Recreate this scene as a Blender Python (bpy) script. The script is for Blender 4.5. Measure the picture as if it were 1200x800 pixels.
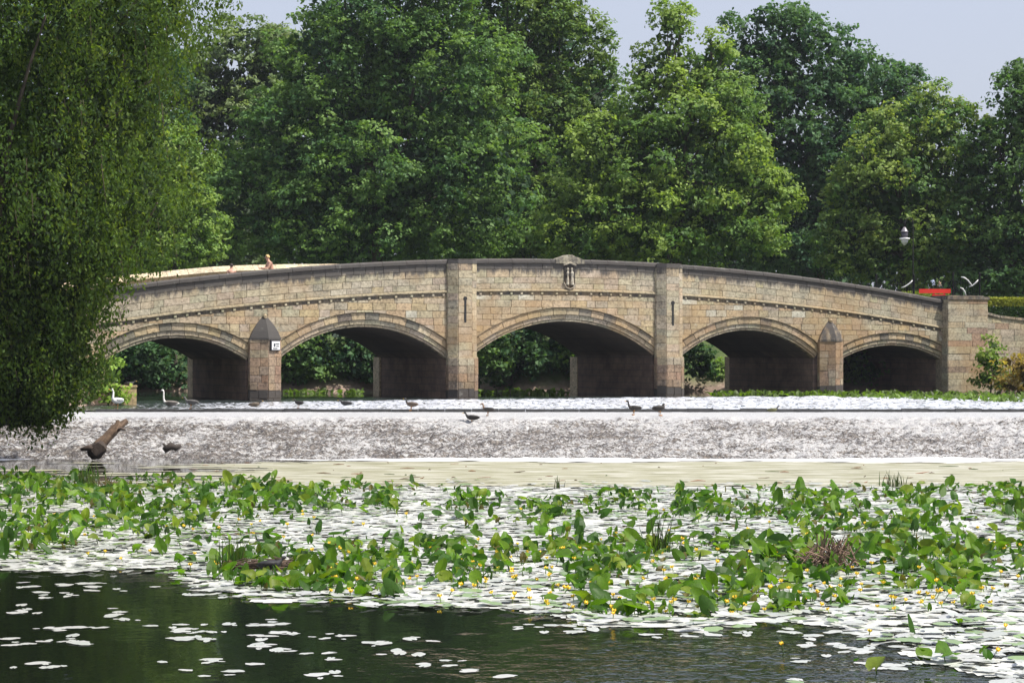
import bpy, bmesh, math, random
import numpy as np
from mathutils import Vector, Matrix
random.seed(7); RNG = np.random.default_rng(7)
S = bpy.context.scene
for o in list(bpy.data.objects): bpy.data.objects.remove(o)
COL = S.collection
R = math.radians
# ------------------------------------------------------------------ camera
F = 2409.0; EYE = 3.4; HZ = 412.0; UP = 1.2      # focal in px of a 1200 px frame, eye height, horizon row, upper water level
cd = bpy.data.cameras.new('camera'); cam = bpy.data.objects.new('camera', cd); COL.objects.link(cam)
cam.location = (0, 0, EYE); cam.rotation_euler = (R(90), 0, 0)
cd.sensor_width = 36; cd.lens = F/1200*36; cd.shift_y = (HZ-400)/1200; cd.clip_start = .5; cd.clip_end = 6000
S.camera = cam
# ------------------------------------------------------------------ sky, sun, exposure
SUN_AZ, SUN_EL = 110.0, 58.0                       # degrees right of straight ahead, height
W = bpy.data.worlds.new('World'); S.world = W; W.use_nodes = True
wn = W.node_tree; sk = wn.nodes.new('ShaderNodeTexSky'); sk.sky_type = 'NISHITA'; sk.sun_disc = False
sk.sun_elevation = R(SUN_EL); sk.sun_rotation = R(SUN_AZ); sk.air_density = 1.0; sk.dust_density = 5.0; sk.ozone_density = 3.0
vl = wn.nodes.new('ShaderNodeMixRGB'); vl.inputs[0].default_value = .68; vl.inputs[2].default_value = (2.72, 2.82, 3.32, 1)   # even veil of thin summer haze
wn.links.new(sk.outputs[0], vl.inputs[1]); wn.links.new(vl.outputs[0], wn.nodes['Background'].inputs[0]); wn.nodes['Background'].inputs[1].default_value = 0.13
sl = bpy.data.lights.new('sun', 'SUN'); sl.energy = 3.7; sl.angle = R(.6); sl.color = (1, .95, .87)
so = bpy.data.objects.new('sun', sl); COL.objects.link(so)
sd = Vector((math.sin(R(SUN_AZ))*math.cos(R(SUN_EL)), math.cos(R(SUN_AZ))*math.cos(R(SUN_EL)), math.sin(R(SUN_EL))))
so.rotation_euler = (-sd).to_track_quat('-Z', 'Y').to_euler()
S.view_settings.view_transform = 'Standard'; S.view_settings.look = 'None'; S.view_settings.gamma = 1
S.view_settings.exposure = 0.90
S.render.engine = 'CYCLES'
try:
    S.cycles.max_bounces = 6; S.cycles.transparent_max_bounces = 4; S.cycles.caustics_reflective = False; S.cycles.caustics_refractive = False
except Exception: pass

HAZE = .00012
# ------------------------------------------------------------------ helpers
def P(x, y, Z): return Vector(((x-600)*Z/F, Z, EYE+(HZ-y)*Z/F))
def W0(x, y, z=0.0):                              # photo row/column on a level plane z
    Z = F*(EYE-z)/(y-HZ); return Vector(((x-600)*Z/F, Z, z))
def tag(o, label=None, cat=None, group=None, kind=None):
    if label: o['label'] = label
    if cat: o['category'] = cat
    if group: o['group'] = group
    if kind: o['kind'] = kind
    return o
def empty(name, loc=(0,0,0), rz=0):
    o = bpy.data.objects.new(name, None); COL.objects.link(o); o.location = loc; o.rotation_euler = (0,0,rz); o.empty_display_size = .3; return o
def link(name, me, mat=None, parent=None):
    o = bpy.data.objects.new(name, me); COL.objects.link(o)
    if mat is not None and not me.materials: me.materials.append(mat)
    if parent: o.parent = parent
    return o
def np_mesh(name, V, Q, tint=None, smooth=False, stain=None):
    """V (n,3), Q (m,k) equal-sized faces"""
    V = np.asarray(V, np.float32); Q = np.asarray(Q, np.int32)
    me = bpy.data.meshes.new(name); me.vertices.add(len(V)); me.vertices.foreach_set('co', V.ravel())
    m, k = Q.shape; me.loops.add(m*k); me.loops.foreach_set('vertex_index', Q.ravel())
    me.polygons.add(m); me.polygons.foreach_set('loop_start', np.arange(0, m*k, k, dtype=np.int32))
    try: me.polygons.foreach_set('loop_total', np.full(m, k, np.int32))
    except Exception: pass
    if smooth: me.polygons.foreach_set('use_smooth', np.ones(m, bool))
    set_attr(me, tint, stain)
    me.update(calc_edges=True); me.validate(); return me
def set_attr(me, tint=None, stain=None):
    n = len(me.vertices)
    if tint is not None:
        a = me.attributes.new('tint', 'FLOAT_COLOR', 'POINT'); c = np.ones((n,4), np.float32); c[:, :3] = tint; a.data.foreach_set('color', c.ravel())
    if stain is not None:
        a = me.attributes.new('stain', 'FLOAT', 'POINT'); a.data.foreach_set('value', np.broadcast_to(np.asarray(stain, np.float32), (n,)).copy())
class MB:
    """collects polygons; builds ONE mesh object"""
    def __init__(s): s.v = []; s.f = []; s.t = []; s.st = []
    def add(s, vs, fs, tint=(.3,.3,.3), stain=0.0):
        b = len(s.v); s.v += [tuple(v) for v in vs]; s.f += [tuple(i+b for i in f) for f in fs]
        s.t += [tint]*len(vs)
        s.st += list(stain) if hasattr(stain, '__len__') else [stain]*len(vs)
    def box(s, c, d, tint=(.3,.3,.3), rz=0, taper=1.0):
        x, y, z = d[0]/2, d[1]/2, d[2]/2; M = Matrix.Rotation(rz, 3, 'Z'); c = Vector(c); vs = []
        for k, q in ((-z,1),(z,taper)):
            for a, b in ((-x,-y),(x,-y),(x,y),(-x,y)): vs.append(c+M@Vector((a*q,b*q,k)))
        s.add(vs, [(3,2,1,0),(4,5,6,7),(0,1,5,4),(1,2,6,5),(2,3,7,6),(3,0,4,7)], tint)
    def tube(s, pts, rad, n=8, tint=(.3,.3,.3), cap=True, sx=1.0, up=None):
        pts = [Vector(p) for p in pts]; rad = rad if hasattr(rad, '__len__') else [rad]*len(pts); vs = []; fs = []
        ref = Vector(up) if up else Vector((0,0,1))
        for i, p in enumerate(pts):
            d = (pts[min(i+1, len(pts)-1)]-pts[max(i-1,0)]).normalized()
            a = d.cross(ref); a = a.normalized() if a.length > 1e-3 else d.cross(Vector((1,0,0))).normalized()
            b = a.cross(d)
            for k in range(n):
                th = 2*math.pi*k/n; vs.append(p+(a*math.cos(th)*sx+b*math.sin(th))*rad[i])
        for i in range(len(pts)-1):
            for k in range(n): fs.append((i*n+k, i*n+(k+1)%n, (i+1)*n+(k+1)%n, (i+1)*n+k))
        if cap: fs.append(tuple(range(n-1,-1,-1))); fs.append(tuple((len(pts)-1)*n+k for k in range(n)))
        s.add(vs, fs, tint)
    def mesh(s, name, smooth=False):
        me = bpy.data.meshes.new(name); me.from_pydata(s.v, [], s.f)
        set_attr(me, np.array(s.t, np.float32).reshape(-1,3), np.array(s.st, np.float32))
        bm = bmesh.new(); bm.from_mesh(me); bmesh.ops.recalc_face_normals(bm, faces=bm.faces); bm.to_mesh(me); bm.free()
        if smooth: me.polygons.foreach_set('use_smooth', np.ones(len(me.polygons), bool))
        return me
    def build(s, name, mat, parent=None, smooth=False): return link(name, s.mesh(name, smooth), mat, parent)
def fbm(X, Y, seed=0, octaves=4, gain=.5):
    out = np.zeros_like(X, dtype=float); amp = 1; tot = 0
    for o in range(octaves):
        r = np.random.default_rng(seed*17+o); T = r.random((256,256)); f = 2**o
        x = X*f; y = Y*f; xi = np.floor(x).astype(int); yi = np.floor(y).astype(int); u = x-xi; v = y-yi; u = u*u*(3-2*u); v = v*v*(3-2*v)
        a = T[xi%256, yi%256]; b = T[(xi+1)%256, yi%256]; c = T[xi%256, (yi+1)%256]; d = T[(xi+1)%256, (yi+1)%256]
        out += amp*((a*(1-u)+b*u)*(1-v)+(c*(1-u)+d*u)*v); tot += amp; amp *= gain
    return out/tot
def sstep(a, b, x): t = np.clip((x-a)/(b-a), 0, 1); return t*t*(3-2*t)
def ipl(x, pts): return float(np.interp(x, [p[0] for p in pts], [p[1] for p in pts]))

# ------------------------------------------------------------------ materials
class Nt:
    def __init__(s, name):
        s.m = bpy.data.materials.new(name); s.m.use_nodes = True; s.t = s.m.node_tree; s.b = s.t.nodes['Principled BSDF']; s.out = s.t.nodes['Material Output']
    def n(s, typ, **kw):
        x = s.t.nodes.new('ShaderNode'+typ)
        for k, v in kw.items(): setattr(x, k, v)
        return x
    def l(s, a, b): s.t.links.new(a, b)
    def obj(s, scale=(1,1,1)):
        tc = s.n('TexCoord'); mp = s.n('Mapping'); mp.inputs['Scale'].default_value = scale; s.l(tc.outputs['Object'], mp.inputs[0]); return mp.outputs[0]
    def noise(s, vec, scale, detail=4, rough=.55):
        x = s.n('TexNoise'); x.inputs['Scale'].default_value = scale; x.inputs['Detail'].default_value = detail; x.inputs['Roughness'].default_value = rough
        if vec is not None: s.l(vec, x.inputs['Vector'])
        return x.outputs['Fac']
    def ramp(s, fac, stops):
        x = s.n('ValToRGB'); e = x.color_ramp.elements
        while len(e) < len(stops): e.new(.5)
        for i, (p, c) in enumerate(stops): e[i].position = p; e[i].color = (*c, 1) if hasattr(c, '__len__') else (c, c, c, 1)
        s.l(fac, x.inputs[0]); return x.outputs[0]
    def mix(s, fac, a, b, mode='MIX'):
        x = s.n('MixRGB', blend_type=mode)
        for k, v in zip((0,1,2), (fac, a, b)):
            if hasattr(v, 'is_linked'): s.l(v, x.inputs[k])
            else: x.inputs[k].default_value = v if k == 0 else (*v, 1)
        return x.outputs[0]
    def math(s, op, a, b=0.0):
        x = s.n('Math', operation=op)
        for k, v in ((0,a),(1,b)):
            if hasattr(v, 'is_linked'): s.l(v, x.inputs[k])
            else: x.inputs[k].default_value = v
        return x.outputs[0]
    def attr(s, name): x = s.n('Attribute', attribute_name=name); return x
    def bump(s, h, strength=.5, dist=.02):
        x = s.n('Bump'); x.inputs['Strength'].default_value = strength; x.inputs['Distance'].default_value = dist; s.l(h, x.inputs['Height']); s.l(x.outputs[0], s.b.inputs['Normal']); return x
    def base(s, c):
        if hasattr(c, 'is_linked'): s.l(c, s.b.inputs['Base Color'])
        else: s.b.inputs['Base Color'].default_value = (*c, 1)
    def set(s, **kw):
        for k, v in kw.items(): s.b.inputs[k.replace('_', ' ')].default_value = v
        return s

def mat_stone():
    k = Nt('weathered_sandstone'); v = k.n('NewGeometry').outputs['Position']
    t = k.mix(1, k.attr('tint').outputs['Color'], (.99,.955,.83), 'MULTIPLY'); n1 = k.noise(v, 1.3, 6, .62); n2 = k.noise(v, 9, 5, .65); n3 = k.noise(v, .35, 3)
    c = k.mix(1, t, k.ramp(n1, [(.25,.62),(.5,1.0),(.78,1.28)]), 'MULTIPLY')
    c = k.mix(1, c, k.ramp(n2, [(.34,.5),(.5,.97),(.7,1.3)]), 'MULTIPLY')
    c = k.mix(k.ramp(n3, [(.5,0),(.66,.55)]), c, (.30,.19,.085))
    st = k.attr('stain').outputs['Fac']; sv = k.n('Mapping'); sv.inputs['Scale'].default_value = (2.2,2.2,.5); k.l(v, sv.inputs[0])
    f = k.math('ADD', st, k.math('MULTIPLY', k.math('SUBTRACT', k.noise(sv.outputs[0], 1.5, 5, .7), .5), 1.5))
    c = k.mix(k.ramp(f, [(.32,0),(.62,.93)]), c, (.05,.046,.045))
    c = k.mix(k.math('MULTIPLY', k.ramp(k.noise(v, 3.2, 5, .7), [(.62,0),(.72,1)]), .35), c, (.42,.42,.38))
    k.base(c); k.set(Roughness=.9); k.bump(k.noise(v, 14, 6, .7), .6, .03); return k.m
def mat_attr(name, rough=.6, noise=(6,.75,1.25), bump=None, metal=0.0):
    k = Nt(name); v = k.obj(); t = k.attr('tint').outputs['Color']
    k.base(k.mix(1, t, k.ramp(k.noise(v, noise[0], 5), [(.3,noise[1]),(.7,noise[2])]), 'MULTIPLY')); k.set(Roughness=rough, Metallic=metal)
    if bump: k.bump(k.noise(v, bump[0], 5), bump[1], bump[2])
    return k.m
def mat_leaf(name, trans=.35, rough=.5, spec=.4, tmul=(1.5,1.55,.7), vein=False):
    k = Nt(name); t = k.attr('tint').outputs['Color']
    if vein: t = k.mix(1, t, k.ramp(k.noise(k.obj(), 9, 4), [(.3,.75),(.7,1.2)]), 'MULTIPLY')
    k.base(t); k.set(Roughness=rough); k.b.inputs['Specular IOR Level'].default_value = spec
    tr = k.n('BsdfTranslucent'); k.l(k.mix(1, t, tmul, 'MULTIPLY'), tr.inputs[0])
    mx = k.n('MixShader'); mx.inputs[0].default_value = trans; k.l(k.b.outputs[0], mx.inputs[1]); k.l(tr.outputs[0], mx.inputs[2]); k.l(mx.outputs[0], k.out.inputs[0]); return k.m
def mat_water(name, col, bumps, rough=.04):
    k = Nt(name); pos = k.n('NewGeometry').outputs['Position']; k.base(col); k.set(Roughness=rough); k.b.inputs['IOR'].default_value = 1.33; k.b.inputs['Specular IOR Level'].default_value = .5
    h = None
    for sc, asp, amp in bumps:
        mp = k.n('Mapping'); mp.inputs['Scale'].default_value = (sc, sc*asp, sc); k.l(pos, mp.inputs[0])
        x = k.math('MULTIPLY', k.noise(mp.outputs[0], 1, 3), amp); h = x if h is None else k.math('ADD', h, x)
    k.bump(h, 1.0, 1.0); return k.m
STONE = mat_stone()
LEAF = mat_leaf('tree_leaves', .38, .6, .22); WLEAF = mat_leaf('willow_leaves', .48, .6, .15, (1.9,1.7,.6))
LILY = mat_leaf('lily_leaf_green', .42, .5, .25, (1.4,1.7,.35), True)
BARK = mat_attr('tree_bark', .9, (5,.6,1.3), (9,.8,.03))
PAINT = mat_attr('painted_metal', .35, (3,.9,1.1))
DULL = mat_attr('dull_surface', .75); IRON = mat_attr('black_iron', .8); IRON.node_tree.nodes['Principled BSDF'].inputs['Specular IOR Level'].default_value = .1
FEATHER = mat_attr('plumage', .7, (14,.7,1.25))
SKIN = mat_attr('skin', .55, (8,.93,1.07))
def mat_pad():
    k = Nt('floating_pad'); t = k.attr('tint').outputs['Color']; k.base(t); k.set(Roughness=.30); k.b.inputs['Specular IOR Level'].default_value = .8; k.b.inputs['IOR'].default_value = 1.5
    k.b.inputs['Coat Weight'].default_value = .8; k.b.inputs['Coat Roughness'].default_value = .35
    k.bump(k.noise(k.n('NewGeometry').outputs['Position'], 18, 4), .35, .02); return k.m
PAD = mat_pad()

# ------------------------------------------------------------------ setting: ground, water, weir
def ground_z(X, Y):
    bed = np.where(Y > 70, .2, -.9)
    left = sstep(-16.2, -20.5, X+np.clip(Y-89, 0, 25)*.55)*np.where(Y < 60, 1.6, 1)
    right = sstep(25.0, 30.0, X-np.clip((95-Y)*.12, 0, 20))
    far = sstep(113.6, 121.5, Y+1.2*np.sin(X*.35)+.5*np.sin(X*1.1))
    top = np.where(Y > 80, 5.0, 2.8)
    k = np.maximum(np.maximum(left, right), far)
    n = fbm(X*.5+50, Y*.5+50, 3, 4)-.5
    return bed+(top-bed)*k+n*.5*k
def axis(a, b, st, far, grow=1.35):
    v = list(np.arange(a, b+1e-6, st)); d = st; x = b
    while x < far: d *= grow; x += d; v.append(x)
    d = st; x = a; w = []
    while x > -far: d *= grow; x -= d; w.append(x)
    return np.array(w[::-1]+v)
def grid_mesh(name, xs, ys, zf, mat, tintf=None, smooth=True):
    X, Y = np.meshgrid(xs, ys, indexing='xy'); Zz = zf(X, Y); V = np.stack([X, Y, Zz], -1).reshape(-1,3); nx = len(xs); ny = len(ys)
    i = np.arange(nx*ny).reshape(ny, nx); Q = np.stack([i[:-1,:-1], i[:-1,1:], i[1:,1:], i[1:,:-1]], -1).reshape(-1,4)
    me = np_mesh(name, V, Q, None if tintf is None else tintf(X, Y, Zz).reshape(-1,3), smooth); return link(name, me, mat)
def mat_ground():
    k = Nt('bank_soil_and_grass'); v = k.n('NewGeometry').outputs['Position']; sp = k.n('SeparateXYZ'); k.l(v, sp.inputs[0])
    g = k.ramp(k.noise(v, .8, 6), [(.3,(.035,.06,.015)),(.6,(.075,.11,.03)),(.8,(.13,.13,.05))])
    mud = k.ramp(k.noise(v, 2.5, 5), [(.3,(.16,.11,.085)),(.7,(.30,.23,.18))])
    f = k.math('ADD', sp.outputs[2], k.math('MULTIPLY', k.noise(v, 1.1, 4), 1.2))
    c = k.mix(k.ramp(k.math('DIVIDE', f, 6.0), [(.33,0),(.43,1)]), mud, g); k.base(c); k.set(Roughness=.95); k.bump(k.noise(v, 5, 5), .8, .08); return k.m
tag(grid_mesh('ground', axis(-45, 50, .9, 2500), axis(2, 150, .9, 2500), ground_z, mat_ground()), kind='structure')

CREST, SILL, TOE = 71.0, 76.5, 64.6
# lower pool
kk = Nt('pool_water'); kk.base((.006,.009,.005)); kk.set(Roughness=.015, IOR=1.33); pos = kk.n('NewGeometry').outputs['Position']; sp = kk.n('SeparateXYZ'); kk.l(pos, sp.inputs[0])
def wv(sc, asp): mp = kk.n('Mapping'); mp.inputs['Scale'].default_value = (sc, sc*asp, sc); kk.l(pos, mp.inputs[0]); return kk.noise(mp.outputs[0], 1, 3)
gust = kk.ramp(kk.math('ADD', kk.math('SUBTRACT', kk.math('DIVIDE', sp.outputs[0], 16.0), kk.math('DIVIDE', sp.outputs[1], 24.0)), kk.math('ADD', 1.25, kk.math('MULTIPLY', wv(.5, .6), .5))), [(.45,.06),(.85,1.0)])
kk.bump(kk.math('MULTIPLY', kk.math('ADD', kk.math('MULTIPLY', wv(2.2,.8), .05), kk.math('MULTIPLY', wv(7,.8), .016)), gust), 1.0, 1.0); k = kk.m
TRI = 0
V = [(-400,-40,0),(400,-40,0),(400,TOE+.6,0),(-400,TOE+.6,0)]
tag(link('lower_water', np_mesh('lower_water', V, [[0,1,2,3]]), k), kind='structure')
# upper river: real ripples in view
wx = np.arange(-24, 34, .11); wy = np.arange(SILL+.2, 100, .11)
def ripz(X, Y):
    a = fbm(X*1.1, Y*2.0, 11, 3)-.5; b = fbm(X*3.1+9, Y*4.2, 12, 2)-.5
    amp = .08+.12*sstep(-14, -2, X)*sstep(97, 92, Y-.45*X)
    return UP+amp*(a*1.1+b*.55)*.9
kk = Nt('river_riffle'); v = kk.n('NewGeometry').outputs['Position']; mp = kk.n('Mapping'); mp.inputs['Scale'].default_value = (1,.55,1); kk.l(v, mp.inputs[0]); sp = kk.n('SeparateXYZ'); kk.l(v, sp.inputs[0])
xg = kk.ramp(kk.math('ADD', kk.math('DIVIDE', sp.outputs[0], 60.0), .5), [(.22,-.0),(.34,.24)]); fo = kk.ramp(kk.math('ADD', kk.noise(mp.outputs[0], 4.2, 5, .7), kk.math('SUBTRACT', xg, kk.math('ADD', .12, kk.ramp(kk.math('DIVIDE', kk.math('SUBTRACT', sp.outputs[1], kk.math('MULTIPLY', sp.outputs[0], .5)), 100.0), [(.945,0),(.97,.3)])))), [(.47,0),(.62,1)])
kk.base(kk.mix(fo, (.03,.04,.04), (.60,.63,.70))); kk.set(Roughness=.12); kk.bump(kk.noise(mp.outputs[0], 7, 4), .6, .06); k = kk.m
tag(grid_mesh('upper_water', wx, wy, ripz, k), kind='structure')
k = mat_water('still_river_water', (.02,.03,.02), [(1.5,.5,.01)], .05)
V = [(-60,99.5,UP-.03),(60,99.5,UP-.03),(60,200,UP-.03),(-60,200,UP-.03)]
tag(link('far_river_water', np_mesh('far_river_water', V, [[0,1,2,3]]), k), kind='structure')
# weir: apron behind the crest and the rough cascade
def weir_z(X, Y):
    toe = TOE+2.0*sstep(2, -14, X); t = np.clip((CREST-Y)/(CREST-toe), 0, 1.25); base = np.where(Y > CREST, UP-.04+.01*(SILL-Y)*0, UP-.04-t*1.22-.08*np.sin(np.clip(t,0,1)*math.pi))
    n = fbm(X*4.6, Y*4.2, 21, 3, .7)-.5; m = fbm(X*.5, Y*1.1, 22, 3)-.5
    amp = sstep(CREST+.5, CREST-1.0, Y)*sstep(TOE-.3, TOE+.8, Y)+.05
    st = np.abs(np.sin(Y*4.2+m*7))**3
    return base+amp*(n*.36+m*.10-st*.05)
def mat_weir():
    k = Nt('weir_cascade'); v = k.n('NewGeometry').outputs['Position']; mp = k.n('Mapping'); mp.inputs['Scale'].default_value = (1,1.0,1.6); k.l(v, mp.inputs[0]); v2 = mp.outputs[0]
    sp = k.n('SeparateXYZ'); k.l(v, sp.inputs[0])
    rock = k.ramp(k.noise(v2, 8, 6, .78), [(.36,(.012,.010,.009)),(.5,(.08,.066,.055)),(.66,(.21,.175,.14))])
    mp2 = k.n('Mapping'); mp2.inputs['Scale'].default_value = (.6,1.5,1.5); k.l(v, mp2.inputs[0]); f = k.noise(mp2.outputs[0], 11, 6, .8); f2 = k.noise(v, .45, 3)
    edge = k.ramp(k.math('DIVIDE', sp.outputs[1], 100.0), [(.702,0),(.7085,.10)])
    xg = k.ramp(k.math('ADD', k.math('DIVIDE', sp.outputs[0], 60.0), .5), [(.1,-.0),(.9,.07)])
    mp3 = k.n('Mapping'); mp3.inputs['Scale'].default_value = (.22,2.6,2.6); k.l(v, mp3.inputs[0]); f = k.math('ADD', f, k.math('MULTIPLY', k.math('SUBTRACT', k.noise(mp3.outputs[0], 1.5, 4, .6), .5), .42))
    foam = k.math('ADD', k.math('ADD', f, k.math('MULTIPLY', k.math('SUBTRACT', f2, .5), .25)), k.math('ADD', edge, xg))
    fm = k.ramp(foam, [(.525,0),(.58,1)])
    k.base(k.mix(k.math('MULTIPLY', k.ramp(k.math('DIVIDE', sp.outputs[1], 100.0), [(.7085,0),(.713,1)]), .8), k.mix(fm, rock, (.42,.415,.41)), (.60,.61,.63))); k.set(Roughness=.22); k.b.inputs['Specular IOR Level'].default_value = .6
    k.bump(k.noise(v, 16, 5, .65), 1.0, .06); return k.m
WEIR = mat_weir()
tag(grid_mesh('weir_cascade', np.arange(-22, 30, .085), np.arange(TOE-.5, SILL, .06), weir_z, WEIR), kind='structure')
# algae scum below the weir
def mat_algae():
    k = Nt('algae_scum'); v = k.n('NewGeometry').outputs['Position']; mp = k.n('Mapping'); mp.inputs['Scale'].default_value = (.35,1.5,1); k.l(v, mp.inputs[0])
    c = k.ramp(k.noise(mp.outputs[0], 1.6, 6, .65), [(.32,(.13,.125,.06)),(.47,(.29,.28,.18)),(.62,(.46,.45,.38))])
    c = k.mix(k.ramp(k.noise(v, 4, 5), [(.62,0),(.72,.6)]), c, (.12,.09,.05)); k.base(c); k.set(Roughness=.42); k.bump(k.noise(mp.outputs[0], 5, 4), .4, .03); return k.m
ALG = mat_algae()
def sheet(name, x0, x1, y0, y1, z, nx, ny, amp, mat, seed, thr=None):
    xs = np.linspace(x0, x1, nx); ys = np.linspace(y0, y1, ny); X, Y = np.meshgrid(xs, ys); Zz = z+amp*(fbm(X*1.5, Y*1.5, seed, 2)-.5)
    V = np.stack([X, Y, Zz], -1).reshape(-1,3); i = np.arange(nx*ny).reshape(ny, nx); Q = np.stack([i[:-1,:-1], i[:-1,1:], i[1:,1:], i[1:,:-1]], -1).reshape(-1,4)
    if thr is not None:
        xc = X[:-1,:-1]+(x1-x0)/nx/2; yc = Y[:-1,:-1]+(y1-y0)/ny/2; Q = Q[thr(xc, yc).ravel()]
    return link(name, np_mesh(name, V, Q, None, True), mat)
def alg_mask(X, Y):
    n = fbm(X*.22+3, Y*1.1, 31, 4)-.5; m = fbm(X*.8, Y*3.2, 32, 3)-.5
    e = sstep(50.5, 53.5, Y)*sstep(64.2, 62.8, Y+.0*X); l = sstep(-11, -4, X+m*6)
    return (e*(.30+.7*l)+n*.9+m*.5) > .42
tag(sheet('algae_mat', -20, 22, 49.5, 64.2, .012, 330, 190, .006, ALG, 33, alg_mask), 'khaki green algae scum floating below the weir', 'algae', kind='stuff')
def mat_foam():
    k = Nt('white_foam'); k.base((.84,.84,.84)); k.set(Roughness=.6); k.bump(k.noise(k.n('NewGeometry').outputs['Position'], 9, 4), .6, .04); return k.m
FOAM = mat_foam()
def foam_mask(X, Y):
    n = fbm(X*.5, Y*2.4, 41, 4)-.5; w = -.1+1.1*sstep(-9, 6, X)+2.2*(fbm(X*.16, X*0+3, 45, 3)-.5)
    return (np.abs(Y-64.2)+n*1.5) < w
tag(sheet('weir_foam', -20, 24, 62.0, 65.6, .03, 380, 60, .05, FOAM, 42, foam_mask), 'white foam line along the foot of the weir', 'foam', kind='stuff')
# dark stone sill just behind the crest
m = MB(); xs = np.arange(-15.5, 32, 1.0)
for i, x in enumerate(xs):
    m.box((x+.5, SILL+.09+random.uniform(-.015,.015)+.012*x*0, UP+.0), (.985, .16, .15+random.uniform(-.035,.035)), (.05+random.uniform(0,.03),)*3)
tag(m.build('weir_sill', DULL), 'long dark wet stone edge behind the top of the weir', 'stone sill')

# ------------------------------------------------------------------ bridge
BC = Vector((2.692, 100, 0)); BU = Vector((.8944,.4472,0)); BN = Vector((.4472,-.8944,0)); TS = 5.702; BW = 8.4
def FP(s, z, e=0.0): return BC+BU*s+BN*e+Vector((0,0,z))
def zcop(s): return 7.90-.107*(s/TS)**2
def farup(s): return .42*min(1, max(0, (-s-5)/10))
def zstr(s): return 6.36-.106*(s/TS)**2
ARCH = [(-4.0,-2.861,3.02,4.02),(-2.588,-1.121,3.08,4.56),(-.878,.870,3.22,4.88),(1.130,2.568,3.06,4.50),(2.861,4.002,3.0,3.74)]
ARCH = [(a*TS, b*TS, zs, zc) for a, b, zs, zc in ARCH]
def circ(a):
    sa, sb, zs, zc = a; h = (sb-sa)/2; r = zc-zs; rad = (h*h+r*r)/(2*r); return (sa+sb)/2, zc-rad, rad, math.asin(min(1, h/rad))
CIR = [circ(a) for a in ARCH]
RT = .66                                           # ring thickness
def zext(s):                                       # top of whichever ring lies under s, else very low
    for (sa, sb, zs, zc), (cx, cz, rad, th) in zip(ARCH, CIR):
        d = abs(s-cx); rr = rad+RT
        if d < rr*math.sin(th)+.01: return cz+math.sqrt(max(rr*rr-d*d, 0))
    return -9
PIERS = [-2.7245*TS, -1.0*TS, 1.0*TS, 2.7145*TS]
SEND = [-4.9*TS, 4.02*TS]
bridge = empty('stone_bridge', FP(0, UP, -BW/2)); tag(bridge, 'long humped sandstone bridge with five arches across the river behind the weir', 'bridge')
BINV = Matrix.Translation(-Vector(bridge.location))
def fin(mb, name, mat, parent, smooth=False):      # world-space MB -> child of the bridge at its base
    mb.v = [tuple(Vector(v)-Vector(bridge.location)) for v in mb.v]; return mb.build(name, mat, parent, smooth)
BUFF = [(.345,.30,.215),(.325,.285,.21),(.365,.32,.24),(.30,.27,.215),(.335,.305,.245),(.35,.285,.185),(.285,.255,.21),(.385,.35,.28)]
OCH = [(.37,.28,.16),(.35,.27,.17),(.325,.262,.175),(.38,.30,.19),(.34,.29,.205),(.31,.27,.21)]
def calm(L, k_=.45): mu = [sum(c[i] for c in L)/len(L) for i in range(3)]; return [tuple(mu[i]*k_+c[i]*(1-k_) for i in range(3)) for c in L]
BUFF = calm([(a_, b_*1.01, c_*1.08) for a_, b_, c_ in BUFF]); OCH = calm([(a_, b_*1.02, c_*1.12) for a_, b_, c_ in OCH])
RED = [(.285,.20,.15),(.26,.185,.145),(.30,.215,.165),(.25,.185,.15),(.28,.225,.18)]
def jit(c, a=.09): q = 1+random.uniform(-a, a); return tuple(max(.01, x*q*(1+random.uniform(-.04,.04))) for x in c)
# core
core = MB(); prof = []
def pro(s, z): prof.append((s, z))
s = SEND[0]; pro(s, -.5)
for a, c in zip(ARCH, CIR):
    pro(a[0], -.5)
    for i in range(25):
        th = -c[3]+2*c[3]*i/24; pro(c[0]+c[2]*math.sin(th), c[1]+c[2]*math.cos(th))
    pro(a[1], -.5)
for x in np.linspace(ARCH[-1][1], SEND[1], 3)[1:]: pro(x, -.5)
vs = []; fs = []
prof2 = []
for i, p in enumerate(prof):
    prof2.append(p)
    if i+1 < len(prof) and p[1] < 0 and prof[i+1][1] < 0:
        for q in np.linspace(p[0], prof[i+1][0], 6)[1:-1]: prof2.append((q, -.5))
for (s, z) in prof2:
    zt = zstr(s)+.02
    for e in (-.30, -BW+.05): vs += [FP(s, z, e), FP(s, max(zt, z+.05), e)]
for i in range(len(prof2)-1):
    a = i*4; b = a+4; fs += [(a,b,b+1,a+1),(a+2,a+3,b+3,b+2),(a,a+2,b+2,b),(a+1,b+1,b+3,a+3)]
core.add(vs, fs, (.23,.18,.14)); core.add([vs[0],vs[1],vs[3],vs[2]], [(0,1,2,3)], (.3,.26,.2)); core.add(vs[-4:], [(0,1,3,2)], (.3,.26,.2))
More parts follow.
